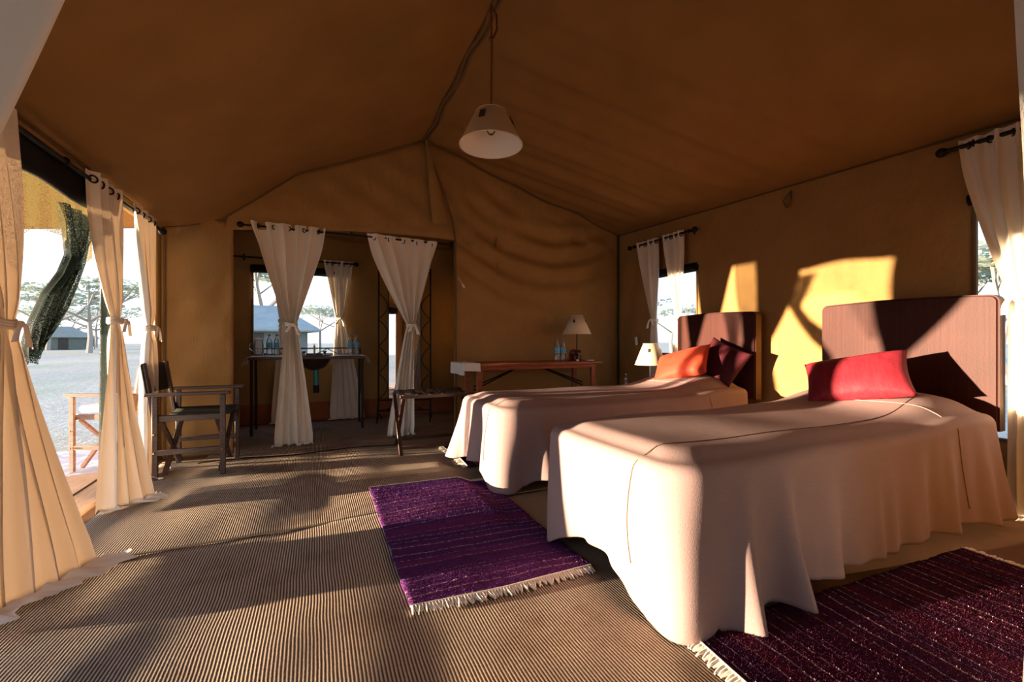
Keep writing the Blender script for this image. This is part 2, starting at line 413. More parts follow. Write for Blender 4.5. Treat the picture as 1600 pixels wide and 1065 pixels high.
# floor slab, threshold boards
b = MB(); b.box((XL-.02, YF-1.6, -.06), (XR+.1, 6.4, 0), 0); struct(b.build('floor', 'floor_canvas', smooth=False))
def sun_swell(x, y):   # swell added before the beds so carpet and rug catch the low sun
    return .042*ss(-.25, .92, x)*ss(1.06, .93, x)*ss(1.95, 2.6, y)*ss(3.75, 3.25, y)+.018*ss(-1.0, -.3, x)*ss(.1, -.25, x)*ss(2.6, 3.0, y)*ss(3.9, 3.5, y)
def carpet_part(name, label, x0, x1, y0, y1, zoff):
    nx = int((x1-x0)/.05); ny = int((y1-y0)/.05)
    def f(u, v):
        x = lerp(x0, x1, u); y = lerp(y0, y1, v)
        e_ = ss(0, .12, x-x0)*ss(0, .12, x1-x)
        z = zoff+.008+sun_swell(x, y)+e_*(.006*nz(x*1.6, y*1.1, 2)+.0045*nz(x*4, y*3, 5)+.004*sin(5*x+3*nz(x, y))*ss(.1, .5, nz(x*.8, y*.8, 9)+.3))
        return (x, y, z)
    ob = link(name, *grid(f, nx+1, ny+1), 'carpet')
    m_ = ob.modifiers.new('s', 'SOLIDIFY'); m_.thickness = .008; m_.offset = -1
    return tag(ob, label, 'carpet')
carpet_part('sisal_carpet', 'ribbed brown sisal carpet strip in the foreground, in front of the cross seam', -1.19, 1.80, -1.0, 2.66, .004)
carpet_part('sisal_carpet', 'ribbed brown sisal carpet strip behind the cross seam, running to the washroom', -1.19, 3.78, 2.645, 4.62, .003)
carpet_part('sisal_carpet', 'dull brown sisal carpet under the washstand in the washroom', -.88, 1.98, 4.63, 6.18, .001)
# rounded binding along the seam
b = MB(); b.tube([(x, 2.655+.006*nz(x*3, 0), .018) for x in [-1.18+4.9*i/60 for i in range(61)]], .0045, 5)
tag(b.build('carpet_binding', 'rope'), 'thin raised binding cord across the sisal carpet seam', 'binding')
b = MB(); b.tube([(lerp(-.9, .75, i/30), 4.42+.03*sin(i*.35), .018) for i in range(31)], .005, 6)
tag(b.build('floor_cable', 'iron'), 'thin dark cable lying on the carpet before the washroom curtains', 'cable')

# right wall with two windows
def disp_r(u, z):
    y = u; q = .012*nz(y*1.2, z*1.2, 3)
    c = ss(3.2, 4.8, y)
    q += c*.010*sin(2*pi*(y*3+z*.7))
    return q*ss(0, .2, z)*ss(0, .2, eaveR(y)-z)
W1 = (3.45, 4.10, .90, 1.86); W2 = (.58, 1.27, .45, 1.95)
wall('wall_right', (XR, 0, 0), (0, 1, 0), (-1, 0, 0), YF, YB+.02, eaveR, [W1, W2], disp_r)
# back wall with wide opening to the washroom
OP = (-.70, 1.46, 0, 2.24)
def back_top(x): return roof_full(x, YB-.02)+.01
def open_top(x): return 2.10+.115*sin(pi*max(0, min(1, (x+.70)/(2.16)))*.62)
def disp_b(u, z):
    x = u; d = .0
    if x > 1.46:
        # swags hanging from the ridge towards the right corner
        px, pz = x-1.35, 3.3-z
        ang = atan2(pz, px+.02); r = sqrt(px*px+pz*pz)
        fade = ss(0, .3, px)*ss(0, .35, XR-x)*ss(.1, .5, back_top(x)-z+.1)
        sw = z-(2.05+.23*(x-2.4)**2)
        d += fade*.042*exp(-(sw/.55)**2)*sin(2*pi*(z*3.6-1.1*(x-2.5)**2+.5*x))
        d += .022*fade*sin(ang*17)*exp(-((r-1.1)/.7)**2)
        d += .014*fade*nz(x*2.2, z*3, 6)+.020*fade*(.4-abs(nz(x*2.2+z*1.5, z*4-x, 16)))
        d += .02*sin(2*pi*(x*2.2+z*1.6))*ss(3.1, 3.6, x)*ss(0, .2, XR-x)*ss(1.6, .4, z)
    elif x < -.70:
        d += .03*nz(x*4, z*2.2, 7)+.016*sin(2*pi*(x*2.4-z*1.7))*ss(.3, 1.2, z)+.025*(.4-abs(nz(x*3+z*2.5, z*3-x*3, 13)))
        d *= ss(0, .1, x-XL)*ss(0, .1, -.70-x)+.0
    if z > 2.12:
        f2 = ss(2.12, 2.4, z)*ss(0, .35, back_top(x)-z)
        d += f2*(.022*nz(x*3, z*3.5, 8)+.010*sin(2*pi*(x*1.8+z*3))+.022*(.4-abs(nz(x*4+z*2, z*5-x*2, 3))))
    return d
bw = wall('wall_back', (0, YB, 0), (1, 0, 0), (0, -1, 0), XL, XR+.02, back_top, [OP], disp_b, du=.03, dz=.035, warp=lambda u, z: -(OP[3]-open_top(u))*(exp(-((z-OP[3])/.14)**2) if z < OP[3] else max(0, min(1, (back_top(u)-z)/max(.02, back_top(u)-OP[3]))))*ss(OP[0]-.3, OP[0], u)*ss(OP[1]+.3, OP[1], u))
# hanging seam from ridge peak to the right of the opening
b = MB()
b.tube([(1.11, YB-.05, 3.25), (1.20, YB-.07, 3.0), (1.32, YB-.08, 2.7), (1.42, YB-.07, 2.4), (1.455, YB-.05, 2.2), (1.462, YB-.045, 1.4), (1.465, YB-.04, .02)], .012, 6)
struct(b.build('trim_5', 'seam'))
def flapf(u, v):   # loose strip falling from the peak
    z = lerp(2.36, 3.27, v); xc = lerp(1.40, 1.14, v**.9); w = lerp(.20, .03, v)
    return (xc-w*(1-u)+.0, YB-.06-.03*sin(pi*u)-.01*sin(7*z), z)
ob = link('ridge_flap', *grid(flapf, 10, 24), 'canvas'); tag(ob, 'loose tan canvas fold falling from the ridge beside the opening', 'flap')
b = MB(); b.tube([(XR-.03, YB-.03, z) for z in (0, 1.2, eaveR(YB))], .012, 6); struct(b.build('trim_6', 'pole_green'))
b = MB(); b.tube([(XL+.035, YB-.03, z) for z in (0, 1.1, eaveL(YB)-.02)], .010, 6); struct(b.build('trim_7', 'seam'))
# left wall: open front of the tent, header and end piece
wall('wall_left', (XL, 0, 0), (0, 1, 0), (1, 0, 0), YF, YB+.02, eaveL, [(.90, 4.66, 0, 1.995)], None, dz=.04)
# front wall with the doorway the camera looks through
def front_top(x): return roof_full(x, YF)+.01
wall('wall_front', (0, YF, 0), (1, 0, 0), (0, 1, 0), XL, XR+.02, front_top, [(-.5, 2.15, 0, 2.25)], None, du=.08, dz=.08)
# washroom shell
BY = 6.2
def disp_w(u, z): return (.02*nz(u*2, z*2, 11)+.008*sin(2*pi*(u*1.5+z*1.3)))*ss(0, .15, z)
wall('wall_washroom_back', (0, BY, 0), (1, 0, 0), (0, -1, 0), -1.0, 2.0, lambda x: 2.40, [(-.70, .34, .88, 1.95)], disp_w, skirt=.26)
wall('wall_washroom_left', (-1.0, 0, 0), (0, 1, 0), (1, 0, 0), YB+.01, BY+.01, lambda x: 2.40, [], disp_w, skirt=.26)
wall('wall_washroom_right', (2.0, 0, 0), (0, 1, 0), (-1, 0, 0), YB+.01, BY+.01, lambda x: 2.40, [], disp_w, skirt=.26)
def wc(u, v): x = lerp(-1.01, 2.01, u); y = lerp(YB+.01, BY+.01, v); return (x, y, 2.385+.02*nz(x*2, y*2))
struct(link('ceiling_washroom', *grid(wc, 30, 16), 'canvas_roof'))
# window trim: dark rolled flap at top, edge tape, sill
def window(nm, P0, U, Nn, h, sill=True, roll=.07):
    P0, U, Nn = Vector(P0), Vector(U), Vector(Nn); t = bpy.data.objects.new(nm, None); COL.objects.link(t); t['kind'] = 'structure'
    A = lambda u, z, n_=0.0: P0+U*u+Nn*n_+Vector((0, 0, z))
    b = MB(); w = .012
    b.beam(A(h[0], h[2]), A(h[0], h[3]), .03, .02, up=U); b.build('window_frame', 'seam', t)
    b = MB(); b.beam(A(h[1], h[2]), A(h[1], h[3]), .03, .02, up=U); b.build('window_frame', 'seam', t)
    b = MB(); b.beam(A(h[0], h[2]), A(h[1], h[2]), .03, .02); b.build('window_sill', 'seam', t)
    b = MB(); b.tube([A(lerp(h[0]-.02, h[1]+.02, i/10), h[3]-.01+.004*(i % 2), .03) for i in range(11)], roll*.5, 10)
    b.build('rolled_flap', 'black_cloth', t)
    b = MB(); b.beam(A(h[0], h[3]+.0, .01), A(h[1], h[3]+.0, .01), .01, .10); b.build('window_header', 'black_cloth', t)
    return t
window('window_1', (XR, 0, 0), (0, 1, 0), (-1, 0, 0), W1)
window('window_2', (XR, 0, 0), (0, 1, 0), (-1, 0, 0), W2)
window('window_3', (0, BY, 0), (1, 0, 0), (0, -1, 0), (-.70, .34, .88, 1.95), roll=.10)

# ------------------------------------------------------------------ curtains
def curtain(label, O, U, Nn, top, tie, bot, nf=4, group=None, L=None, seed=0, nmax=.07, rings=True, train=0, sweep=0, belly=0, hang=.0, pool=.10, name='curtain', p=1.15, knot=True):
    """O origin on floor; top=(u0,u1,z0,z1) tie=(uc,w,z) bot=(uc,w)"""
    rnd = random.Random(seed); O, U, Nn = Vector(O), Vector(U), Vector(Nn)
    u0, u1, z0, z1 = top; tcn = (u0+u1)/2; tw = u1-u0; L = L or tw*1.25
    NS = nf*14+1; ph = rnd.random()*6; ph2 = rnd.random()*6
    zt = tie[2]; rowsA = 44; rowsB = 44; rows = []
    for j in range(rowsA+1):
        a = j/rowsA; a2 = 1-(1-a)**1.1
        rows.append(('a', a2))
    for j in range(1, rowsB+1): rows.append(('b', j/rowsB))
    if pool:
        for j in range(1, 6): rows.append(('p', j/5))
    vs = []
    wob = [rnd.uniform(-.25, .25) for _ in range(nf*2+2)]
    for kd, a in rows:
        for i in range(NS):
            s = i/(NS-1)
            ztp = lerp(z0, z1, s)
            if kd == 'a':
                z = lerp(ztp, zt, a); c = lerp(tcn, tie[0], a**1.3); w = tie[1]+(tw-tie[1])*max(0, (1-a**p))**1.0+belly*sin(pi*a)
                ez = 0
            elif kd == 'b':
                z = lerp(zt, .022, a); c = lerp(tie[0], bot[0], a**.8); w = lerp(tie[1], bot[1], min(1, a*1.1)**.85); ez = 0
            else:
                z = .022+.006*sin(9*s+a*5)*a; c = bot[0]; w = bot[1]*(1+.12*a); ez = pool*a*(1+.7*sin(7*s+ph)+.3*sin(17*s))*.6+train*a*max(0, sin(pi*(s-.1)))
            gather = max(0.0, L*L-w*w)**.5
            A = min(nmax, gather/(4*nf)*.8)
            if kd == 'a': A = lerp(.018, A, ss(0, .35, a))
            tieness = exp(-((z-zt)/.07)**2)
            A = lerp(A, .014, tieness)
            q = s*nf*2*pi+ph+.5*sin(3*z+ph2)*(1-tieness*.5)
            f = sin(q)+.35*sin(2.1*q+ph2)+wob[int(s*nf*1.99)]*.6
            f += .35*sin(s*9+z*4+ph)+.45*sin(q*.47+2.2*z+ph2)*(1-tieness)
            du = .18*w/nf*sin(q+1.3)*ss(0, .3, abs(z-ztp)+.02) if kd != 'p' else 0
            env = sqrt(max(0, 1-(2*s-1)**2))*.5*tie[1]*.9 if tieness > .02 else 0
            n_ = hang+A*f*.8+ez+(sweep*s*(a**1.3 if kd == 'b' else 1) if kd != 'a' else 0)
            b_ = Vector(O)+U*(c+(s-.5)*w+du)+Nn*n_; b_.z = z+(.01*sin(q)*0)
            if kd == 'p': b_.z = max(.014, z+.02*abs(sin(q*.5))*(1-a)+.012*abs(sin(13*s+4*a)))
            vs.append(b_)
    nr = len(rows)
    fs = [(j*NS+i, j*NS+i+1, (j+1)*NS+i+1, (j+1)*NS+i) for j in range(nr-1) for i in range(NS-1)]
    t = thing(name, label, 'curtain', O+U*tcn, 0, group)
    inv = Matrix.Translation(-t.location)
    link('curtain_cloth', [inv@v for v in vs], fs, 'cream', t)
    # tie-back band with bow ends
    tp = O+U*tie[0]+Nn*hang+Vector((0, 0, zt))-t.location
    b = MB(); R0 = tie[1]*.5+.006
    for dz_ in (-.012, .0, .012):
        pts = []
        for k_ in range(25):
            a = 2*pi*k_/24; pts.append(tp+U*(cos(a)*R0)+Nn*(sin(a)*(.030+.004*sin(5*a)))+Vector((0, 0, dz_+.004*sin(3*a))))
        b.tube(pts, .009, 6, cap=False)
    b.build('tie_band', 'cream', t)
    if knot:
        b = MB(); kp = tp+U*(R0*.35)+Nn*.045
        b.ball(kp, .016)
        for sg, ln in ((1, .10), (-1, .07)):
            def strip(u_, v_, sg=sg, ln=ln):
                return kp+U*(sg*(.015+.05*v_*(1-.3*v_))+(u_-.5)*.028*(1+.6*v_))+Vector((0, 0, -ln*v_-.01*sg*(u_-.5)))+Nn*(.012*sin(pi*u_)+.006)
            vv, ff = grid(strip, 5, 8); b.add(vv, ff)
        b.build('tie_bow', 'cream', t, auto=False)
    if rings:
        for k_ in range(max(2, nf)):
            s = (k_+.5)/max(2, nf); b = MB()
            c = O+U*lerp(u0, u1, s)+Nn*hang+Vector((0, 0, lerp(z0, z1, s)-.045))-t.location
            b.torus(c, .020, .005, axis=(U*.8+Nn*.6*(1 if k_ % 2 else -1)), seg=14)
            b.build('eyelet', 'iron', t)
    return t
def rod(label, p, q, r=.011, group=None, finial=.030, brackets=(), brdir=(0, 0, 1), brl=.08):
    p, q = Vector(p), Vector(q); t = thing('curtain_rod', label, 'curtain rod', p, 0, group)
    b = MB(); b.tube([Vector(), q-p], r, 10); b.build('rod_pole', 'iron', t)
    d = (q-p).normalized()
    for e_, sg in ((Vector(), -1), (q-p, 1)):
        b = MB(); b.ball(e_+d*sg*finial*.8, finial, seg=12); b.torus(e_, r*1.3, .004, axis=d); b.build('finial', 'iron', t)
    for f in brackets:
        b = MB(); c = (q-p)*f; w = Vector(brdir).normalized()
        b.torus(c, r*1.4, .005, axis=d); b.tube([c, c+w*brl], .006, 6); b.beam(c+w*brl-Vector((0, 0, .03)), c+w*brl+Vector((0, 0, .05)), .02, .006, up=w)
        b.build('bracket', 'iron', t)
    return t
# left wall: three curtains on one rod
UL, NL = (0, 1, 0), (1, 0, 0)
XC = -1.185
rod('long black curtain rod under the left eave holding three cream curtains', (XC, .66, 1.985), (XC, 4.58, 1.985), .014, brackets=(.25, .6, .93), brdir=(-1, 0, 0), brl=.08)
curtain('large cream curtain at the open side, nearest the camera with a train on the carpet', (XC, 0, 0), UL, NL, (1.93, 2.54, 2.03, 2.03), (2.47, .12, 1.12), (2.40, .52), 6, 'cream curtains along the open side', seed=3, nmax=.06, train=.12, sweep=.22, belly=.16, hang=.02)
curtain('cream tied curtain at the open side, between the nearest curtain and the black chair', (XC, 0, 0), UL, NL, (3.22, 3.66, 2.03, 2.03), (3.58, .10, 1.18), (3.48, .26), 4, 'cream curtains along the open side', seed=5, nmax=.05, sweep=.20, belly=.05, train=.05, hang=.02)
curtain('cream tied curtain in the corner just behind the dark director chair', (XC, 0, 0), UL, NL, (3.88, 4.36, 2.03, 2.03), (4.20, .09, 1.15), (4.15, .26), 4, 'cream curtains along the open side', seed=8, nmax=.035, sweep=.03, hang=.02)
# right wall far window pair
UR, NR = (0, 1, 0), (-1, 0, 0)
XRC = XR-.10
rod('short black curtain rod over the far window beside the small headboard', (XRC, 3.42, 2.245), (XRC, 4.42, 2.245), .012, brackets=(.06, .94), brdir=(1, 0, 0), brl=.09)
curtain('cream curtain on the far side of the window by the small headboard', (XRC, 0, 0), UR, NR, (3.92, 4.30, 2.28, 2.28), (4.00, .08, 1.30), (3.98, .22), 4, 'curtains of the far right window', seed=11, nmax=.035, pool=.03)
curtain('cream curtain of the far right window, touching the small headboard', (XRC, 0, 0), UR, NR, (3.54, 3.86, 2.28, 2.28), (3.62, .07, 1.30), (3.66, .22), 4, 'curtains of the far right window', seed=12, nmax=.035, pool=.03)
rod('black curtain rod above the near window beyond the large headboard', (XRC, .45, 2.27), (XRC, 1.37, 2.27), .014, brackets=(.86,), brdir=(1, 0, 0), brl=.09)
curtain('sunlit cream curtain tied beside the large headboard at the right edge', (XRC, 0, 0), UR, NR, (.94, 1.31, 2.31, 2.31), (1.045, .08, 1.30), (.98, .22), 4, seed=14, nmax=.04, pool=.08)
# washroom opening
UB, NB = (1, 0, 0), (0, -1, 0)
YC = YB-.0
rod('black curtain rod across the washroom opening', (-.62, YC, 2.155), (1.40, YC, 2.155), .012, brackets=(.48,), brdir=(0, 0, 1), brl=.05)
curtain('left cream curtain of the washroom opening, tied in an hourglass', (0, YC-.02, 0), UB, NB, (-.56, .10, 2.20, 2.195), (-.21, .085, 1.21), (-.20, .34), 5, 'hourglass curtains in the washroom opening', seed=21, nmax=.055, pool=.03)
curtain('right cream curtain of the washroom opening, behind the luggage rack', (0, YC-.02, 0), UB, NB, (.50, 1.26, 2.19, 2.165), (.965, .085, 1.22), (.86, .28), 5, 'hourglass curtains in the washroom opening', seed=24, nmax=.055, pool=.03)
# washroom window
YW = BY-.10
rod('black curtain rod above the washroom window', (-.93, YW, 2.07), (.48, YW, 2.07), .012, brackets=(.1, .94), brdir=(0, 1, 0), brl=.08)
curtain('grey-shaded cream curtain at the right side of the washroom window', (0, YW, 0), UB, NB, (.10, .46, 2.10, 2.10), (.29, .09, 1.34), (.38, .42), 5, 'washroom window curtains', seed=31, nmax=.035, pool=.03)
curtain('cream washroom window curtain, mostly hidden behind the left hourglass curtain', (0, YW, 0), UB, NB, (-.52, -.20, 2.10, 2.10), (-.36, .09, 1.30), (-.36, .28), 4, 'washroom window curtains', seed=32, nmax=.035, pool=.03)
# front doorway curtains, seen as slivers at the picture's edges
curtain('soft grey curtain edge hanging at the top left corner of the picture', (0, YF+.02, 0), UB, (0, 1, 0), (-.66, -.015, 2.05, 2.05), (-.42, .10, .90), (-.50, .30), 3, 'doorway curtains', seed=41, nmax=.012, pool=0, rings=False, knot=False)
curtain('pale curtain edge hanging down the right border of the picture', (0, YF+.02, 0), UB, (0, 1, 0), (1.765, 2.2, 2.28, 2.28), (1.98, .10, 1.0), (2.0, .3), 3, 'doorway curtains', seed=42, nmax=.010, pool=0, rings=False, knot=False)

# rolled black flap and the gauze panels of the open side
def bandf(u, v):
    y = lerp(.9, 3.62, u); return (XC-.055+.012*sin(8*y), y, lerp(1.995, 1.86-.03*sin(pi*u*4)**2, v)) 
ob = link('door_flap', *grid(bandf, 60, 8), 'black_cloth'); m_ = ob.modifiers.new('s', 'SOLIDIFY'); m_.thickness = .03
tag(ob, 'black rolled canvas flap under the left eave', 'flap')
def gz(y0, y1, ytop_w, ycatch, zc, lab, mat='gauze', zt=1.98):
    def f(u, v):
        # sheet from the rod pulled into a gather at (ycatch, zc)
        v2 = v**1.0; yy = lerp(y0, y1, u); g = ss(.12, 1, v2)
        y = lerp(yy, ycatch+(u-.5)*.10, g**1.15); z = lerp(zt, zc+.02*(u-.5)-.0, v2)
        z -= .22*(1-u)*0
        return (XC-.075+.022*sin(u*19)*(.15+g)+.006*sin(u*51), y, z)
    ob = link('insect_gauze', *grid(f, 90, 40), mat)
    return tag(ob, lab, 'gauze', 'gauze panels of the open side')
def zlow(y): return 1.57-.35*exp(-((y-2.62)/.13)**2)-.08*exp(-((y-3.36)/.12)**2)+.05*sin(pi*(y-2.5)/1.05)
def g1(u, v): y = lerp(2.45, 3.56, u); return (XC-.075+.018*sin(u*23)*(.2+v)+.006*sin(u*61), y, lerp(1.98, zlow(y), v))
GP = [(3.33, 1.80, .42), (3.32, 1.66, .24), (3.31, 1.57, .13), (3.25, 1.46, .18), (3.13, 1.33, .27), (3.02, 1.18, .27), (2.95, 1.085, .20), (2.88, .985, .05)]
def g2(u, v):
    q = v*(len(GP)-1); i = min(int(q), len(GP)-2); f = q-i; A_, B_ = GP[i], GP[i+1]; y, z, w = [lerp(A_[k_], B_[k_], f) for k_ in range(3)]
    return (XC-.085+.02*sin(u*21+v*2), y+(u-.5)*w, z+.10*(u-.5)*(1 if v > .3 else v/.3))
b = MB(); vv, ff = grid(g1, 90, 24); b.add(vv, ff, 0); vv, ff = grid(g2, 50, 50); b.add(vv, ff, 1)
vv, ff = grid(lambda u, v: tuple(Vector(g2(u, v))+Vector((.03, .01, 0))), 50, 50); b.add(vv, ff, 1)
tag(b.build('insect_gauze', None, auto=False, mats=['gauze', 'gauze_dark']), 'olive insect gauze gathered into a dark diagonal bunch beside the nearest left curtain', 'gauze', 'gauze panels of the open side')
gz(3.64, 3.90, 0, 3.74, 1.10, 'narrow dark gauze strip between the two farther left curtains', 'gauze_dark')
gz(1.25, 1.95, 0, 1.50, 1.05, 'dark insect gauze drawn aside in the opening nearest the doorway')
def gz_tail(yc, z0, z1, lab, w0, w1, lean):
    def f(u, v): return (XC-.085+.022*sin(u*13+v*2), yc+lean*v+(u-.5)*lerp(w0, w1, v), lerp(z0, z1, v))
    ob = link('insect_gauze', *grid(f, 30, 30), 'gauze_dark'); return tag(ob, lab, 'gauze', 'gauze panels of the open side')
gz_tail(3.74, 1.10, .03, 'green-black gauze strip hanging down behind the second left curtain', .08, .16, .0)
# ------------------------------------------------------------------ threshold, awning, poles, groundsheet
for i, (xa, xb) in enumerate(((-1.47, -1.275), (-1.72, -1.475), (-1.97, -1.725), (-2.22, -1.975))):
    b = MB(); b.box((xa, .6, -.07), (xb-.006, 4.46, .019-.006*i), .004)
    tag(b.build('threshold_board', 'deck'), ('pale wooden threshold board touching the carpet edge', 'second wooden threshold board, outside the thin black cable', 'third wooden threshold board from the carpet edge', 'outermost wooden threshold board')[i], 'board', 'threshold boards')
b = MB(); b.tube([(-1.475+.01*sin(y*2), y, .023) for y in [.7+3.7*i/30 for i in range(31)]], .007, 6)
tag(b.build('cable', 'iron'), 'thin black cable lying along the wooden threshold', 'cable')
def gs(u, v):
    x = lerp(-4.3, -1.28, u); y = lerp(4.47, 5.75, v); return (x, y, -.045+.012*nz(x*3, y*3)+.006*nz(x*9, y*9))
tag(link('groundsheet', *grid(gs, 90, 50), 'groundsheet'), 'pale wrinkled groundsheet under the outdoor chair', 'groundsheet')
def aw(u, v):
    x = lerp(-1.27, -2.8, u); y = lerp(1.75, 5.5, v)
    return (x, y, lerp(2.22, 2.04, u)-.02*sin(pi*v)*sin(pi*u))
ob = link('awning', *grid(aw, 24, 40), 'canvas'); m_ = ob.modifiers.new('s', 'SOLIDIFY'); m_.thickness = .008
tag(ob, 'tan canvas awning sloping out over the open left side', 'awning')
def pf(u, v):  # unseen canopy added to cut sky light coming through the doorway
    x = lerp(XL-.2, XR+.3, u); y = lerp(.46, -3.2, v); return (x, y, lerp(2.62, 2.36, v)-.04*sin(pi*u*3)**2)
ob = link('sky_block_fly', *grid(pf, 30, 20), 'canvas'); m_ = ob.modifiers.new('s', 'SOLIDIFY'); m_.thickness = .01
tag(ob, 'unseen tan canvas porch fly added outside the front doorway to cut sky light', 'awning')
wall('wall_light_block', (0, -3.15, 0), (1, 0, 0), (0, 1, 0), XL-.2, XR+.3, lambda x: 2.36, [(-1.2, .9, 0, 2.0)], None, du=.2, dz=.2)  # unseen wall behind the camera, added to reduce doorway daylight
wall('wall_light_block_left', (XL-.18, 0, 0), (0, 1, 0), (1, 0, 0), -3.15, .46, lambda y: 2.4, [], None, du=.3, dz=.3)  # unseen side wall added to keep sun off the doorway curtain
wall('wall_light_block_right', (XR+.28, 0, 0), (0, 1, 0), (-1, 0, 0), -3.15, .46, lambda y: 2.4, [], None, du=.3, dz=.3)  # unseen side wall added with the others to narrow the daylight
def pole(x, y, z0, z1, lab, r=.022):
    t = thing('tent_pole', lab, 'pole', (x, y, z0), 0, 'awning poles')
    b = MB(); b.tube([(0, 0, 0), (0, 0, z1-z0)], r, 12); b.build('pole_shaft', 'pole_green', t)
    b = MB(); b.lathe([(.05, 0), (.05, .012), (r*1.1, .02), (r*1.1, .05)]); b.build('pole_foot', 'pole_green', t)
pole(-1.52, 4.45, -.02, 2.16, 'dark green upright tent pole standing beside the outdoor chair')
pole(-2.74, 5.40, -.09, 1.96, 'slim awning pole at the far outer corner', .016)

# ------------------------------------------------------------------ director chairs (front = +x)
def director_chair(label, wood, cloth, loc, rz, cushion=False):
    t = thing('director_chair', label, 'chair', loc, rz); D, Wd = .225, .25
    for sy in (-1, 1):
        y = sy*Wd
        for x in (-D+.01, D-.01):
            b = MB(); b.beam((x, y, 0), (x, y, .62), .036, .024, up=(0, 1, 0)); b.build('leg', wood, t)
        b = MB(); b.beam((-D-.05, y, .635), (D+.04, y, .635), .055, .024); b.build('armrest', wood, t)
        b = MB(); b.beam((-D, y-sy*.026, .45), (D, y-sy*.026, .45), .026, .045); b.build('seat_rail', wood, t)
        b = MB(); b.beam((-D, y, .20), (D, y, .20), .022, .04); b.build('side_rail', wood, t)
        b = MB(); b.beam((-D-.0, y-sy*.03, .40), (-D-.07, y-sy*.03, .87), .022, .04, up=(0, 1, 0)); b.build('back_post', wood, t)
        for x in (-D+.01, D-.01):
            for z_ in (.20, .34): b = MB(); b.ball((x, y+sy*.020, z_), .007); b.build('bolt', 'brass', t)
    for x, k_ in ((-D+.045, 0), (D-.045, 1)):
        for sg in (-1, 1):
            b = MB(); b.beam((x+sg*.013, -sg*(Wd-.03), .025), (x+sg*.013, sg*(Wd-.04), .43), .022, .034, up=(1, 0, 0)); b.build('cross_leg', wood, t)
    def seat(u, v): x = lerp(-D+.01, D-.01, u); y = lerp(-Wd+.02, Wd-.02, v); return (x, y, .478-.035*sin(pi*v)**.8)
    ob = link('seat', *grid(seat, 8, 14), cloth, t); m_ = ob.modifiers.new('s', 'SOLIDIFY'); m_.thickness = .006
    def bk(u, v):
        y = lerp(-Wd+.005, Wd-.005, u); z = lerp(.64, .86, v); x = -D-.002-.07*(z-.40)/.47-.020*sin(pi*u)
        return (x, y, z)
    ob = link('backrest', *grid(bk, 14, 8), cloth, t); m_ = ob.modifiers.new('s', 'SOLIDIFY'); m_.thickness = .012
    if cushion:
        b = MB(); b.box((-D+.02, -Wd+.05, .482), (D-.0, Wd-.05, .54), .02); c = b.build('seat_cushion', 'white_cloth', t)
    return t
director_chair('dark wooden director chair with a black canvas seat and back, inside by the curtains', 'wood_chair', 'chair_canvas', (-.855, 4.27, .014), radians(-3))
director_chair('pale wooden folding chair with a white seat cushion, outside on the groundsheet', 'wood_pale', 'white_cloth', (-1.54, 4.93, -.035), radians(160), True)

# ------------------------------------------------------------------ luggage rack
t = thing('luggage_rack', 'folding dark wooden luggage rack with leather straps at the foot of the far bed', 'rack', (1.06, 4.20, .014), radians(-2))
LX, LY, LZ = .33, .25, .535
for sx in (-1, 1):
    for sg in (-1, 1):
        b = MB(); x = sx*LX+(.012 if sg > 0 else -.012)*sx
        b.beam((x, -sg*LY, 0), (x, sg*(LY-.02), LZ-.02), .020, .034, up=(1, 0, 0)); b.build('leg', 'wood_dark', t)
for sg in (-1, 1):
    b = MB(); b.beam((-LX-.02, sg*(LY-.03), LZ-.01), (LX+.02, sg*(LY-.03), LZ-.01), .03, .034); b.build('top_rail', 'wood_dark', t)
    b = MB(); b.beam((-LX, sg*(LY*.78), .055), (LX, sg*(LY*.78), .055), .018, .034); b.build('stretcher', 'wood_dark', t)
for i in range(6):
    x = lerp(-LX+.03, LX-.03, i/5)
    def st(u, v, x=x): y = lerp(-LY+.012, LY-.012, v); return (x+(u-.5)*.062, y, LZ+.010-.022*sin(pi*v))
    ob = link('strap', *grid(st, 3, 12), 'leather', t); m_ = ob.modifiers.new('s', 'SOLIDIFY'); m_.thickness = .005
b = MB(); b.ball((-.26, -.20, .012), .03, (1.6, .8, .35)); b.ball((-.20, -.22, .010), .02, (1.4, .8, .4))

# ------------------------------------------------------------------ writing table
TX0, TX1, TY0, TY1, TZ = 1.40, 3.12, 4.22, 4.72, .812
t = thing('writing_table', 'long reddish wooden side table with crossed iron braces against the back wall', 'table', ((TX0+TX1)/2, (TY0+TY1)/2, .012))
ox, oy = t.location.x, t.location.y
b = MB(); b.box((TX0-ox, TY0-oy, TZ-.032-.012), (TX1-ox, TY1-oy, TZ-.012), .006); b.build('tabletop', 'wood_red', t)
b = MB(); b.box((TX0+.08-ox, TY0+.03-oy, TZ-.085), (TX1-.08-ox, TY0+.055-oy, TZ-.044), .003); b.build('apron', 'wood_red', t)
for x in (TX0+.17, TX1-.12):
    for y in (TY0+.05, TY1-.05):
        b = MB(); b.box((x-.028-ox, y-.022-oy, 0), (x+.028-ox, y+.022-oy, TZ-.045), .004); b.build('leg', 'wood_red', t)
for x in (TX0+.17, TX1-.12):
    b = MB(); b.box((x-.015-ox, TY0+.06-oy, .25), (x+.015-ox, TY1-.06-oy, .29), .004); b.build('stretcher', 'wood_red', t)
xm = (TX0+TX1)/2
for xa, xb in ((TX0+.18, xm-.08), (TX1-.13, xm+.08)):
    for o_ in (0, .035):
        b = MB(); b.tube([(xa-ox, TY0+.25-oy, .50+o_), (xb-ox, TY0+.25-oy, TZ-.05)], .009, 6); b.build('brace', 'iron', t)
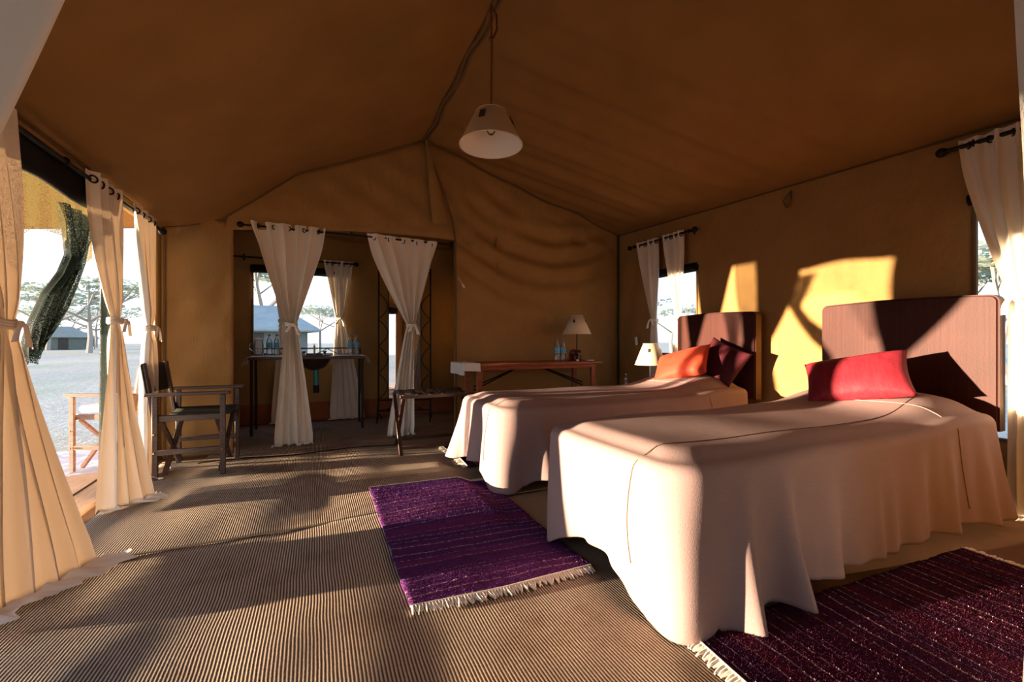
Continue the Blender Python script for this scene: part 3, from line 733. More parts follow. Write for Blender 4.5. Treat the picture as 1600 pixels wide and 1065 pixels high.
def cl(u, v):   # cloth runner folded over the table's left end
    s = lerp(-.20, .17, v); y = lerp(TY0-.022, TY1-.02, u)
    if s < 0: x = TX0-.012-.02*abs(s); z = TZ+.004+s*.6
    else: x = TX0-.012+s; z = TZ+.008
    return (x, y, z+.003*sin(y*20))
ob = link('table_cloth', *grid(cl, 20, 24), 'white_cloth')
def cl2(u, v):
    x = lerp(TX0-.03, TX0+.16, u); return (x, TY0-.012-.010*v-.004*sin(x*40), TZ+.006-.085*v-.01*sin(8*x))
vv, ff = grid(cl2, 12, 8); b = MB(); b.add(ob.data.vertices and [v.co.copy() for v in ob.data.vertices], [tuple(p_.vertices) for p_ in ob.data.polygons]); b.add(vv, ff)
COL.objects.unlink(ob); bpy.data.objects.remove(ob)
tag(b.build('table_runner', 'white_cloth', auto=False), 'white cloth folded over the left end of the wooden side table', 'cloth')

def table_lamp(label, loc, rb, rt, zb, zt):
    t = thing('table_lamp', label, 'lamp', loc)
    b = MB(); b.lathe([(.001, 0), (.065, 0), (.065, .01), (.02, .018), (.007, .025), (.006, zb+.08)], seg=20); b.build('lamp_base', 'iron', t)
    b = MB(); b.capends = False; b.lathe([(rb, zb), (rt, zt)], seg=40); s = b.build('lamp_shade', 'cream_shade', t, auto=False)
    m_ = s.modifiers.new('s', 'SOLIDIFY'); m_.thickness = .003
    for z_, r_ in ((zb, rb), (zt, rt)): b = MB(); b.torus((0, 0, z_), r_, .003, seg=40, ss=6); b.build('shade_rim', 'cream_shade', s)
    b = MB(); b.tube([(0, 0, zb+.05), (0, 0, zt-.02)], .004, 6)
    for a in (0, 2*pi/3, 4*pi/3): b.tube([(0, 0, zt-.02), (rt*cos(a), rt*sin(a), zt-.003)], .003, 5)
    b.build('shade_carrier', 'iron', s)
    b = MB(); b.ball((0, 0, zb+.10), .026, (1, 1, 1.25)); b.build('bulb', 'bulbglass', t)
    for a in (-2.45, -.75):
        p0, p1 = .60, .76; b = MB()
        q = [Vector((lerp(rb, rt, f)*cos(a), lerp(rb, rt, f)*sin(a), lerp(zb, zt, f))) for f in (p0, p1)]
        tn = Vector((-sin(a), cos(a), 0)); n_ = Vector((cos(a), sin(a), .4)).normalized()*.005
        w = .011
        b.add([q[0]-tn*w+n_, q[0]+tn*w+n_, q[1]+tn*w+n_, q[1]-tn*w+n_, q[0]-tn*w-n_, q[0]+tn*w-n_, q[1]+tn*w-n_, q[1]-tn*w-n_],
              [(0, 1, 2, 3), (4, 7, 6, 5), (0, 4, 5, 1), (1, 5, 6, 2), (2, 6, 7, 3), (3, 7, 4, 0)]); b.build('emblem', 'leather', s, smooth=False)
    return t
table_lamp('white cone-shaded table lamp standing on the reddish wooden side table', (2.93, 4.50, TZ+.001), .175, .075, 1.135-TZ, 1.36-TZ)
# nightstand and its lamp, in the gap behind the far bed
t = thing('nightstand', 'low dark nightstand carrying a lamp, behind the far bed', 'table', (3.46, 3.90, .012))
b = MB(); b.box((-.22, -.19, .47), (.22, .19, .50), .005); b.build('tabletop', 'wood_dark', t)
for sx in (-1, 1):
    for sy in (-1, 1):
        b = MB(); b.box((sx*.19-.016, sy*.16-.016, 0), (sx*.19+.016, sy*.16+.016, .47), .003); b.build('leg', 'wood_dark', t)
b = MB(); b.box((-.19, -.16, .18), (.19, .16, .20), .003); b.build('shelf', 'wood_dark', t)
table_lamp('white cone-shaded bedside lamp standing behind the far bed', (3.43, 3.77, .513), .172, .078, .785-.513, 1.02-.513)

def bottle(label, loc, s=1.0, group=None, cap='blue_pl', lab=True, name='water_bottle'):
    t = thing(name, label, 'bottle', loc, 0, group)
    b = MB(); b.lathe([(.001, .002), (.030*s, .0), (.034*s, .008*s), (.034*s, .05*s), (.031*s, .06*s), (.034*s, .07*s), (.034*s, .165*s), (.028*s, .185*s), (.014*s, .215*s), (.0125*s, .235*s)], seg=18); b.build('bottle_body', 'glass', t)
    b = MB(); b.lathe([(.015*s, .232*s), (.015*s, .252*s), (.001, .253*s)], seg=14); b.build('cap', cap, t)
    if lab:
        b = MB(); b.capends = False; b.lathe([(.0352*s, .095*s), (.0352*s, .155*s)], seg=18); b.build('bottle_label', 'label', t)
    return t
for i, (x, l) in enumerate(((2.60, 'left of the two clear water bottles on the wooden side table'), (2.685, 'right water bottle on the wooden side table, nearer the elephant carving'))):
    bottle(l, (x, 4.42, TZ+.001), 1.0, 'water bottles on the side table')
bottle('small clear bottle standing on the nightstand edge, seen under the side table', (3.29, 4.02, .513), .62, cap='white_pl', lab=False, name='glass_bottle')
# carved elephant
t = thing('elephant_figurine', 'small dark red carved wooden elephant with white tusks on the side table', 'figurine', (2.83, 4.40, TZ+.001), radians(-70))
b = MB(); b.ball((-.01, 0, .095), .05, (1.15, .85, .95), 16)
for x in (-.045, .028):
    for y in (-.026, .026): b.tube([(x, y, .0), (x, y, .03), (x*.9, y*.95, .09)], [.016, .015, .022], 10)
b.ball((.052, 0, .100), .033, (1, .9, 1.1), 14)
b.tube([(.075, 0, .120), (.092, 0, .095), (.097, 0, .06), (.093, 0, .03), (.102, 0, .014)], [.018, .014, .011, .009, .007], 10)
b.tube([(-.066, 0, .11), (-.074, 0, .08), (-.072, 0, .05)], [.005, .004, .004], 6); b.build('elephant_body', 'carved', t, auto=False)
for sy in (-1, 1):
    b = MB(); b.ball((.040, sy*.038, .100), .026, (.9, .18, 1.15), 12, Matrix.Rotation(sy*.5, 3, 'Z')); b.build('ear', 'carved', t)
    b = MB(); b.tube([(.072, sy*.014, .095), (.090, sy*.018, .080), (.104, sy*.018, .085)], [.005, .004, .002], 8); b.build('tusk', 'ivory', t)
b = MB(); b.lathe([(.001, 0), (.016, 0), (.018, .022), (.001, .023)], (0, 0, 0), 14)
ob = b.build('candle_holder', 'ivory'); ob.location = (2.80, 4.29, TZ+.001); tag(ob, 'tiny pale candle holder in front of the elephant carving', 'candle holder')
b = MB(); b.box((-.05, -.025, 0), (.05, .025, .012), .004); ob = b.build('matchbox', 'white_cloth'); ob.location = (3.01, 4.34, TZ+.001)
tag(ob, 'small flat pale box beside the lamp foot on the side table', 'box')

# ------------------------------------------------------------------ washstand
WX0, WX1, WY0, WY1, WZ = -.66, .55, 5.44, 5.90, .875
t = thing('washstand', 'dark metal washstand table with basin hole, in the washroom', 'table', ((WX0+WX1)/2, (WY0+WY1)/2, .010)); ox, oy = t.location.x, t.location.y
b = MB(); b.box((WX0-ox, WY0-oy, WZ-.045), (WX1-ox, WY1-oy, WZ-.012), .004); b.build('tabletop', 'wood_dark', t)
for x in (WX0+.03, WX1-.03):
    for y in (WY0+.03, WY1-.03):
        b = MB(); b.box((x-.014-ox, y-.014-oy, 0), (x+.014-ox, y+.014-oy, WZ-.045), .002); b.build('leg', 'iron', t)
b = MB(); b.tube([(WX0+.02-ox, WY1-.03-oy, WZ+.075), (WX1-.02-ox, WY1-.03-oy, WZ+.075)], .008, 6)
for x in (WX0+.02, WX1-.02): b.tube([(x-ox, WY1-.03-oy, WZ-.02), (x-ox, WY1-.03-oy, WZ+.075)], .008, 6)
for k_ in range(3):
    xa = lerp(WX0+.02, WX1-.02, k_/3); xb = lerp(WX0+.02, WX1-.02, (k_+1)/3)
    b.tube([(lerp(xa, xb, i/12)-ox, WY1-.03-oy, WZ+.072-.075*sin(pi*i/12)) for i in range(13)], .005, 5)
b.build('back_gallery', 'iron', t)
b = MB(); bx, by = -.005, 5.66
b.capends = False
b.lathe([(.195, .012), (.19, .0), (.17, -.06), (.12, -.13), (.05, -.165), (.001, -.17)], (bx-ox, by-oy, WZ-.012), 28)
bo = b.build('basin', 'bowl', t, auto=False); m_ = bo.modifiers.new('s', 'SOLIDIFY'); m_.thickness = .004
b = MB(); b.tube([(bx+.02-ox, by-oy, WZ-.18), (bx+.02-ox, by-oy, WZ-.36)], .030, 14); b.build('drain_trap', 'teal', t)
b = MB(); b.tube([(bx+.02-ox, by-oy, WZ-.36), (bx+.02-ox, by-oy, WZ-.45)], .034, 12); b.build('drain_cup', 'iron', t)
b = MB(); b.tube([(bx+.0-ox, WY1-.10-oy, WZ-.012), (bx-ox, WY1-.10-oy, WZ+.10), (bx-ox, WY1-.14-oy, WZ+.125), (bx-ox, WY1-.20-oy, WZ+.10)], .011, 8); b.build('tap', 'brass', t)
for sx in (-1, 1):
    b = MB(); x = bx+sx*.115-ox; b.lathe([(.02, 0), (.02, .02), (.012, .03), (.024, .045), (.024, .058), (.001, .062)], (x, WY1-.12-oy, WZ-.012), 14); b.build('tap_handle', 'steel', t)
def wcl(xa, xb, drop, lab):
    def f(u, v):
        s = v*(abs(xb-xa)+drop); sg = 1 if xb > xa else -1; y = lerp(WY0-.004, WY1-.04, u)
        if s < abs(xb-xa): x = xa+sg*s; z = WZ+.001
        else:
            q = s-abs(xb-xa); x = xb+sg*(.012+.045*sin(min(q/drop, 1)*1.2)); z = WZ+.001-q*.93
        return (x, y, z+.002*sin(y*37+x*20))
    ob = link('table_cloth', *grid(f, 14, 26), 'white_cloth'); m_ = ob.modifiers.new('s', 'SOLIDIFY'); m_.thickness = .003
    tag(ob, lab, 'cloth', 'white cloths on the washstand')
wcl(-.235, WX0-.004, .10, 'white cloth hanging over the left end of the washstand')
wcl(.235, WX1+.004, .10, 'white cloth hanging over the right end of the washstand')
for i, (x, y, l) in enumerate(((-.475, 5.68, 'left of the two water bottles near the washstand jug'), (-.40, 5.68, 'right of the two water bottles near the washstand jug'),
                               (.40, 5.70, 'left of the two water bottles at the right end of the washstand'), (.475, 5.70, 'right of the two water bottles at the right end of the washstand'))):
    bottle(l, (x, y, WZ+.004), .98, 'water bottles on the washstand')
t = thing('glass_jug', 'clear glass water jug on the left of the washstand', 'jug', (-.58, 5.66, WZ+.004))
b = MB(); b.capends = False; b.lathe([(.001, .002), (.045, .002), (.055, .05), (.052, .12), (.046, .16), (.052, .185)], seg=20); b.build('jug_body', 'glass', t, auto=False)
b = MB(); b.tube([(-.05, 0, .15), (-.085, 0, .14), (-.09, 0, .09), (-.055, 0, .05)], .006, 8); b.build('handle', 'glass', t)
b = MB(); b.lathe([(.001, 0), (.055, 0), (.055, .008), (.01, .014), (.008, .026), (.001, .027)], (0, 0, .187)); b.build('lid', 'white_pl', t)
t = thing('soap_dispenser', 'dark pump soap dispenser behind the basin', 'dispenser', (-.30, 5.76, WZ+.004))
b = MB(); b.lathe([(.001, 0), (.024, 0), (.026, .09), (.010, .105)], seg=14); b.build('bottle_body', 'iron', t)
b = MB(); b.tube([(0, 0, .10), (0, 0, .15), (-.035, -.01, .148)], .005, 6); b.build('pump', 'steel', t)
t = thing('drinking_glass', 'small upturned drinking glass at the right of the basin', 'glass', (.27, 5.62, WZ+.004))
b = MB(); b.capends = False; b.lathe([(.030, 0), (.026, .06), (.001, .062)], seg=16); b.build('glass_body', 'glass', t, auto=False)
# standing mirror in an iron scroll frame
t = thing('standing_mirror', 'tall mirror in a black wrought-iron scroll frame behind the right curtain', 'mirror', (1.06, 5.68, .012), radians(-17))
FW, FH = .33, 1.98
for sx in (-1, 1):
    b = MB(); b.tube([(sx*FW, -.12, 0), (sx*FW, -.02, .20), (sx*FW, 0, .25), (sx*FW, .03, FH)], .011, 8); b.build('frame_post', 'iron', t)
    b = MB(); b.tube([(sx*.205, .0, .28), (sx*.205, .027, FH-.05)], .007, 6); b.build('inner_post', 'iron', t)
    for k_ in range(4):
        z0 = .28+k_*.345
        b = MB(); b.tube([(sx*(lerp(FW, .215, sin(pi*i/12))), .01, z0+.345*i/12) for i in range(13)], .006, 6); b.build('scroll', 'iron', t)
    b = MB(); b.tube([(sx*FW, .0, .12), (sx*FW, .25, .0)], .009, 6); b.build('back_leg', 'iron', t)
for z in (.14, .275, FH-.05, FH):
    b = MB(); b.tube([(-FW, .0 if z < 1 else .03, z), (FW, .0 if z < 1 else .03, z)], .010, 8); b.build('crossbar', 'iron', t)
for k_ in range(2):
    b = MB(); b.tube([(lerp(-.24, .24, i/14), 0, .14+(.05+.055*k_)*sin(pi*i/14)) for i in range(15)], .006, 6); b.build('scroll', 'iron', t)
def mg(u, v): return (lerp(-.20, .20, u), lerp(.002, .024, v), lerp(.30, FH-.07, v))
ob = link('mirror_glass', *grid(mg, 2, 2), 'mirror', t, smooth=False); m_ = ob.modifiers.new('s', 'SOLIDIFY'); m_.thickness = .005

# ------------------------------------------------------------------ beds
BT = .64
def bedspread(label, x0, x1, y0, y1, seed, zt, pil, corner, hemf):
    rnd = random.Random(seed); cx, cy = (x0+x1)/2, (y0+y1)/2; R = .10
    # perimeter samples of the rounded rectangle, counter-clockwise from the near head corner
    segs = []
    def arc(cx_, cy_, a0, a1, n_):
        for i in range(n_): a = lerp(a0, a1, i/n_); segs.append((cx_+R*cos(a), cy_+R*sin(a), cos(a), sin(a)))
    def line(p, q, nrm, n_):
        for i in range(n_): f = i/n_; segs.append((lerp(p[0], q[0], f), lerp(p[1], q[1], f), *nrm))
    n_l, n_w, n_c = 150, 66, 16
    line((x1-R, y0), (x0+R, y0), (0, -1), n_l); arc(x0+R, y0+R, -pi/2, -pi, n_c)
    line((x0, y0+R), (x0, y1-R), (-1, 0), n_w); arc(x0+R, y1-R, pi, pi/2, n_c)
    line((x0+R, y1), (x1-R, y1), (0, 1), n_l); arc(x1-R, y1-R, pi/2, 0, n_c)
    line((x1, y1-R), (x1, y0+R), (1, 0), 30); arc(x1-R, y0+R, 0, -pi/2, n_c)
    NP = len(segs); s_ = 0; arcs = []
    for i in range(NP):
        if i: s_ += sqrt((segs[i][0]-segs[i-1][0])**2+(segs[i][1]-segs[i-1][1])**2)
        arcs.append(s_)
    def top(x, y):
        z = zt
        for (px, py, sx, sy, hh) in pil: z += hh*exp(-(abs((x-px)/sx)**2.6+abs((y-py)/sy)**4))
        z += .006*nz(x*2.2, y*2.2, seed)+.004*sin(6*x+2*y)
        return z
    fo = [(rnd.uniform(.24, .40), rnd.random()*6, rnd.uniform(.6, 1)) for _ in range(3)]
    rows = []
    K = 26
    for j in range(K): rows.append(('t', (j+.02)/K))
    for j in range(40): rows.append(('s', j/39))
    vs = []
    def pos(i, kd, v):
        px, py, nx, ny = segs[i]
        if kd == 't':
            k2 = 1-(1-v)**1.0; hx = (x1-x0)/2; hy = (y1-y0)/2
            # shrink towards the long centre line
            ex = max(-(hx-hy), min(hx-hy, px-cx))
            x = cx+ex+(px-cx-ex)*k2; y = cy+(py-cy)*k2
            ex2 = max(-(hx-hy)*1, min(hx-hy, px-cx))
            z = top(x, y)
            edge = ss(.66, 1.0, k2); z -= .034*edge*edge
            return Vector((x, y, z))
        zt_ = top(px, py)-.034
        hz = hemf(px, py)+.012*nz(arcs[i]*5, seed)
        fall = ss(0, .25, v)
        r_ = .05
        if v < .14: a = v/.14*pi/2; off = r_*sin(a); z = zt_-r_*(1-cos(a))
        else:
            f = (v-.14)/.86; off = r_; z = lerp(zt_-r_, hz, f)
        f = max(0, (v-.08)/.92); q = arcs[i]
        # flare and folds
        flare = .012*f; fol = 0
        for (wl_, ph, am) in fo: fol += am*sin(2*pi*q/wl_+ph)
        nearc = 0
        for (ccx, ccy, amt, wd) in corner:
            d2 = (px-ccx)**2+(py-ccy)**2; nearc += amt*exp(-d2/(wd*wd))
        fdir = 1
        amp = .020+.03*f*(px < x0+.7)*.4
        if nx > .5: amp *= .2; flare = 0; nearc = 0; off *= .2
        off += flare+f**1.25*(nearc+amp*fol*.6)
        off += .006*f*sin(q*41+2*f)+.007*f*nz(q*9, f*2, seed)
        return Vector((px+nx*off, py+ny*off, z))
    for kd, v in rows:
        for i in range(NP): vs.append(pos(i, kd, v))
    nr = len(rows)
    fs = [(j*NP+i, j*NP+(i+1) % NP, (j+1)*NP+(i+1) % NP, (j+1)*NP+i) for j in range(nr-1) for i in range(NP)]
    # fill the centre strip: weld opposite sides
    bm = bmesh.new(); bvs = [bm.verts.new(v) for v in vs]
    for f in fs:
        try: bm.faces.new([bvs[k_] for k_ in f])
        except ValueError: pass
    bmesh.ops.remove_doubles(bm, verts=bvs[:NP], dist=.045)
    bmesh.ops.holes_fill(bm, edges=[e_ for e_ in bm.edges if e_.is_boundary and e_.verts[0].co.z > zt-.05], sides=0)
    bmesh.ops.recalc_face_normals(bm, faces=bm.faces)
    me = bpy.data.meshes.new('bedspread'); bm.to_mesh(me); bm.free(); me.materials.append(M['spread'])
    me.polygons.foreach_set('use_smooth', [True]*len(me.polygons))
    t = thing('bedspread', label, 'bedspread', (cx, cy, 0)); ob = bpy.data.objects.new('bedspread_cloth', me); COL.objects.link(ob); ob.parent = t
    me.transform(Matrix.Translation(-t.location)); m_ = ob.modifiers.new('s', 'SOLIDIFY'); m_.thickness = .006; m_.offset = -1
    # raised seam along the near top edge and down the foot
    bv = BVHTree.FromObject(ob, bpy.context.evaluated_depsgraph_get()) if False else None
    bmm = bmesh.new(); bmm.from_mesh(me); bv = BVHTree.FromBMesh(bmm); b = MB(); pts = []
    for i in range(60):
        x = lerp(x1-.25, x0+.08, i/59); y = y0+.13+.10*((i-30)/30)**2*.6
        h_ = bv.ray_cast(Vector((x-cx, y-cy, 2)), Vector((0, 0, -1)))
        if h_[0]: pts.append(h_[0]+h_[1]*.0015)
    for i in range(30):
        z = lerp(zt-.05, .2, i/29); y = y0+.17+.03*sin(i*.1)
        h_ = bv.ray_cast(Vector((x0-1-cx, y-cy, z)), Vector((1, 0, 0)))
        if h_[0]: pts.append(h_[0]+h_[1]*.0015)
    b.tube(pts, .0016, 5); b.build('seam', 'seam', t)
    b = MB(); pts = []
    for i in range(40):   # turned-over edge in front of the pillow
        h_ = bv.ray_cast(Vector((x1-.62+.10*(i/39)**2-cx, lerp(y1-.2, y0+.03, i/39)-cy, 2)), Vector((0, 0, -1)))
        if h_[0]: pts.append(h_[0]+Vector((0, 0, .002)))
    for i in range(24):
        h_ = bv.ray_cast(Vector((x1-.52+.10*(i/23)-cx, y0-1-cy, lerp(zt-.05, .16, i/23))), Vector((0, 1, 0)))
        if h_[0]: pts.append(h_[0]+Vector((0, -.002, 0)))
    b.tube(pts, .0022, 6); b.build('turned_edge', 'spread', t); bmm.free()
    return t
def bed(label, x0, x1, y0, y1, hy0, hy1, hz):
    t = thing('bed', label, 'bed', ((x0+x1)/2, (y0+y1)/2, .012)); c = t.location
    L_ = lambda x, y, z: (x-c.x, y-c.y, z-c.z)
    b = MB(); b.box(L_(x0+.10, y0+.06, .22), L_(x1+.02, y1-.06, .34), .01); b.build('bed_frame', 'wood_dark', t)
    b = MB(); b.box(L_(x0+.07, y0+.05, .34), L_(x1-.01, y1-.05, BT-.06), .04); b.build('mattress', 'sheet', t)
    for x in (x0+.2, x1-.10):
        for y in (y0+.12, y1-.12):
            b = MB(); b.box(L_(x-.03, y-.03, .012), L_(x+.03, y+.03, .23), .004); b.build('leg', 'wood_dark', t)
    # headboard: upholstered slab with eased corners
    hx = 3.62; th = .085; bm = bmesh.new(); R_ = .045; pts = []
    for (cy_, cz_, a0) in ((hy0+R_, hz-R_, pi), (hy1-R_, hz-R_, pi/2)):
        for i in range(7): a = a0-i/6*pi/2; pts.append((cy_+R_*cos(a), cz_+R_*sin(a)))
    nseg = 12
    topl = pts[:7]+[(lerp(pts[6][0], pts[7][0], i/nseg), hz+.012*sin(pi*i/nseg)) for i in range(1, nseg)]+pts[7:]
    loop = [(hy0, .52)]+topl+[(hy1, .52)]
    A = [bm.verts.new(L_(hx, y, z)) for y, z in loop]; B = [bm.verts.new(L_(hx+th, y, z)) for y, z in loop]
    bm.faces.new(A); bm.faces.new(B[::-1]); n_ = len(loop)
    side = [bm.faces.new((A[i], B[i], B[(i+1) % n_], A[(i+1) % n_])) for i in range(n_)]
    for f in side: f.material_index = 1
    bmesh.ops.recalc_face_normals(bm, faces=bm.faces)
    eds = [e_ for e_ in bm.edges if (e_.verts[0] in A) and (e_.verts[1] in A)]
    bmesh.ops.bevel(bm, geom=eds, offset=.012, segments=3, affect='EDGES')
    me = bpy.data.meshes.new('headboard'); bm.to_mesh(me); bm.free(); me.materials.append(M['silk']); me.materials.append(M['silk_side'])
    me.polygons.foreach_set('use_smooth', [True]*len(me.polygons)); me.set_sharp_from_angle(angle=radians(30))
    ob = bpy.data.objects.new('headboard', me); COL.objects.link(ob); ob.parent = t; ob['label'] = 'maroon silk upholstered headboard'
    for y in (hy0+.15, hy1-.15):
        b = MB(); b.box(L_(hx+.02, y-.02, .012), L_(hx+.06, y+.02, .60), .003); b.build('headboard_leg', 'wood_dark', t)
    return t
BN = (1.15, 3.60, 1.14, 2.01); BF = (1.18, 3.60, 2.70, 3.54)
bed('single bed nearer the camera with the large maroon headboard', *BN, 1.11, 2.08, 1.325)
bed('single bed farther from the camera with the small maroon headboard', *BF, 2.64, 3.57, 1.32)
def G(x, y, cx_, cy_, w): return exp(-((x-cx_)**2+(y-cy_)**2)/(w*w))
def hem_near(x, y):
    x0, _, y0, y1 = BN
    h = .085 if x > 1.3 else .15
    if y > y1-.1 and x > 1.3: h = .10
    h -= .05*G(x, y, 1.45, y0, .1)+.02*G(x, y, 1.66, y0, .08)
    return max(.024, h*(1-G(x, y, x0, y0, .24))*(1-G(x, y, x0, y1, .2))*(1-.4*G(x, y, 3.4, y0, .15)))
y0, y1 = BN[2:]
bedspread('dusty pink bedspread draped over the bed nearer the camera', 1.16, 3.585, y0, y1, 3, BT, [(3.28, 1.58, .34, .44, .10)],
          [(1.16, y0, .045, .06), (1.42, y0, .10, .055), (1.66, y0, .09, .045), (1.98, y0, .025, .07), (2.3, y0, .04, .045), (2.62, y0, .02, .06), (2.95, y0, .045, .045), (3.38, y0, .06, .10), (3.55, y0, .07, .08), (1.16, y1, .06, .09), (1.16, 1.55, -.03, .2)], hem_near)
def hem_far(x, y):
    x0, _, y0, y1 = BF
    h = .10 if x > 1.3 else .13
    return max(.024, h*(1-G(x, y, x0, y0, .15))*(1-.45*G(x, y, x0, y1, .2)))
y0, y1 = BF[2:]
bedspread('dusty pink bedspread draped over the bed farther from the camera', 1.18, 3.585, y0, y1, 9, BT-.02, [(3.28, 3.1, .34, .42, .11)],
          [(1.18, y0, .06, .08), (1.18, y0+.25, .05, .06), (1.18, y1, .14, .16), (1.45, y0, .06, .07), (1.7, y0, .05, .05)], hem_far)
def cushion(label, mat, loc, rot, w, h_, th):
    def f(side):
        def g(u, v):
            a = 2*u-1; c = 2*v-1
            pin = 1-.07*(1-abs(c)**2)*abs(a)**3; pin2 = 1-.09*(1-abs(a)**2)*abs(c)**3
            z = side*th*(max(0, 1-abs(a)**3)*max(0, 1-abs(c)**3))**.42*(.75+.25*(1-a*a)*(1-c*c))
            z += side*.004*nz(a*3, c*3, 7)*(1-abs(a))
            return (a*w/2*pin, c*h_/2*pin2, z)
        return g
    b = MB()
    for sd in (1, -1):
        vv, ff = grid(f(sd), 25, 25); b.add(vv, ff if sd > 0 else [x_[::-1] for x_ in ff])
    ob = b.build('cushion', mat, auto=False)
    bm = bmesh.new(); bm.from_mesh(ob.data); bmesh.ops.remove_doubles(bm, verts=bm.verts, dist=.0005); bm.to_mesh(ob.data); bm.free()
    ob.location = loc; ob.rotation_euler = rot
    return tag(ob, label, 'cushion')
# local z of the cushion = its face normal; basis given by explicit axes
def place(ob, c, U, V):
    U = Vector(U).normalized(); V = Vector(V); V = (V-U*V.dot(U)).normalized(); W_ = U.cross(V)
    ob.rotation_euler = (0, 0, 0); ob.matrix_world = Matrix.Translation(c)@Matrix((U, V, W_)).transposed().to_4x4()
c1 = cushion('magenta red cushion leaning on the pillow of the bed nearer the camera', 'magenta', (0, 0, 0), (0, 0, 0), .54, .36, .090)
place(c1, (3.08, 1.57, .815), (.34, -.88, .20), (.52, .30, .62))
c2 = cushion('bright red cushion leaning on the pillow of the far bed', 'red', (0, 0, 0), (0, 0, 0), .54, .36, .088)
place(c2, (3.18, 3.08, .825), (.28, -.86, .24), (.52, .25, .60))
c3 = cushion('dark maroon cushion tucked behind the bright red one on the far bed', 'dark_cushion', (0, 0, 0), (0, 0, 0), .46, .36, .07)
place(c3, (3.45, 2.86, .86), (-.05, -1, -.36), (.45, -.05, .9))

# ------------------------------------------------------------------ rugs
def rug(label, corners, mat, group=None, ends=(True, True), waves=1.0, seed=1, npile=42000):
    """corners: (y0,x0) (y0,x1) (y1,x1) (y1,x0) of the woven body, bilinear; v runs along the rug's length"""
    A, B, C_, D_ = [Vector(c) for c in corners]   # A->B = width at start end, D->C width at far end
    cen = (A+B+C_+D_)/4; ex = (B-A).normalized(); ang = atan2(ex.y, ex.x)
    t = thing('rug', label, 'rug', (cen.x, cen.y, .016), ang, group)
    Rm = Matrix.Rotation(-ang, 2)
    loc = [Rm@(Vector((p_.x, p_.y))-Vector((cen.x, cen.y))) for p_ in (A, B, C_, D_)]
    def P(u, v):
        a = loc[0].lerp(loc[1], u); b_ = loc[3].lerp(loc[2], u); return a.lerp(b_, v)
    def zz(u, v):
        q_ = P(u, v); q_ = t.location+Vector((q_.x*cos(ang)-q_.y*sin(ang), q_.x*sin(ang)+q_.y*cos(ang), 0)); return sun_swell(q_.x, q_.y)+.010+waves*(.005*nz(u*3, v*4, seed)+.004*sin(v*9+2*u)+.0)
    n1, n2 = 40, 70
    def f(u, v):
        p_ = P(u, v); w = .004*sin(v*40)*(1 if u in (0, 1) else 0); return (p_.x+w, p_.y+.010*sin(u*6+seed)*(abs(v-.5)*2)**3, zz(u, v))
    ob = link('rug_weave', *grid(f, n1, n2), mat, t); m_ = ob.modifiers.new('s', 'SOLIDIFY'); m_.thickness = .008; m_.offset = -1
    rnd = random.Random(seed); b = MB(); pv = []; pf_ = []
    for _ in range(npile):
        u = rnd.random(); v = rnd.random(); p_ = P(u, v); z = zz(u, v); a = rnd.random()*6.28; w = .0022; h_ = rnd.uniform(.002, .006)
        dx, dy = cos(a)*w, sin(a)*w; lx, ly = rnd.uniform(-.003, .003), rnd.uniform(-.003, .003); n_ = len(pv)
        pv += [(p_.x-dx, p_.y-dy, z-.002), (p_.x+dx, p_.y+dy, z-.002), (p_.x+lx, p_.y+ly, z+h_)]; pf_.append((n_, n_+1, n_+2))
    pl_ = link('pile', pv, pf_, mat, t, smooth=False); pl_['kind'] = 'stuff'
    for e_, vv_ in enumerate((0, 1)):
        if not ends[e_]: continue
        b = MB(); p0 = P(0, vv_); p1 = P(1, vv_); out = (P(.5, vv_)-P(.5, 1-vv_)).normalized(); n_ = int((p1-p0).length/.0125)
        edge = [(lerp(p0.x, p1.x, i/30), lerp(p0.y, p1.y, i/30)+.010*sin(i/30*6+seed), zz(i/30, vv_)-.001) for i in range(31)]
        b.tube(edge, .005, 6)
        for k_ in range(n_):
            u = (k_+.5)/n_; p_ = p0.lerp(p1, u); y_ = p_.y+.010*sin(u*6+seed); L_ = rnd.uniform(.035, .055); sk = rnd.uniform(-.014, .014)
            pts = [(p_.x, y_, zz(u, vv_)-.002), (p_.x+out.x*L_*.35, y_+out.y*L_*.35, .007), (p_.x+out.x*L_*.7+sk*.5, y_+out.y*L_*.7, .004+.003*rnd.random()), (p_.x+out.x*L_+sk, y_+out.y*L_, .003)]
            b.tube(pts, [.005, .0065, .005, .003], 5)
        fr = b.build('fringe', 'fringe', t); fr['kind'] = 'stuff'
    return t
rug('purple striped rug with white fringes lying in the middle of the floor', ((.335, 1.675), (1.146, 1.635), (1.15, 2.985), (.335, 3.09)), 'rug', seed=2)
rug('purple striped rug with shade darkened into its colour, beside the bed nearer the camera', ((1.20, 1.13), (1.14, .23), (2.94, .17), (2.92, 1.02)), 'rug_dark', seed=3, waves=.8)
rug('navy rug with white fringe on the far side of the far bed', ((1.14, 4.16), (1.14, 3.36), (2.7, 3.36), (2.7, 4.16)), 'rug_dark', ends=(True, False), seed=4, npile=4000)

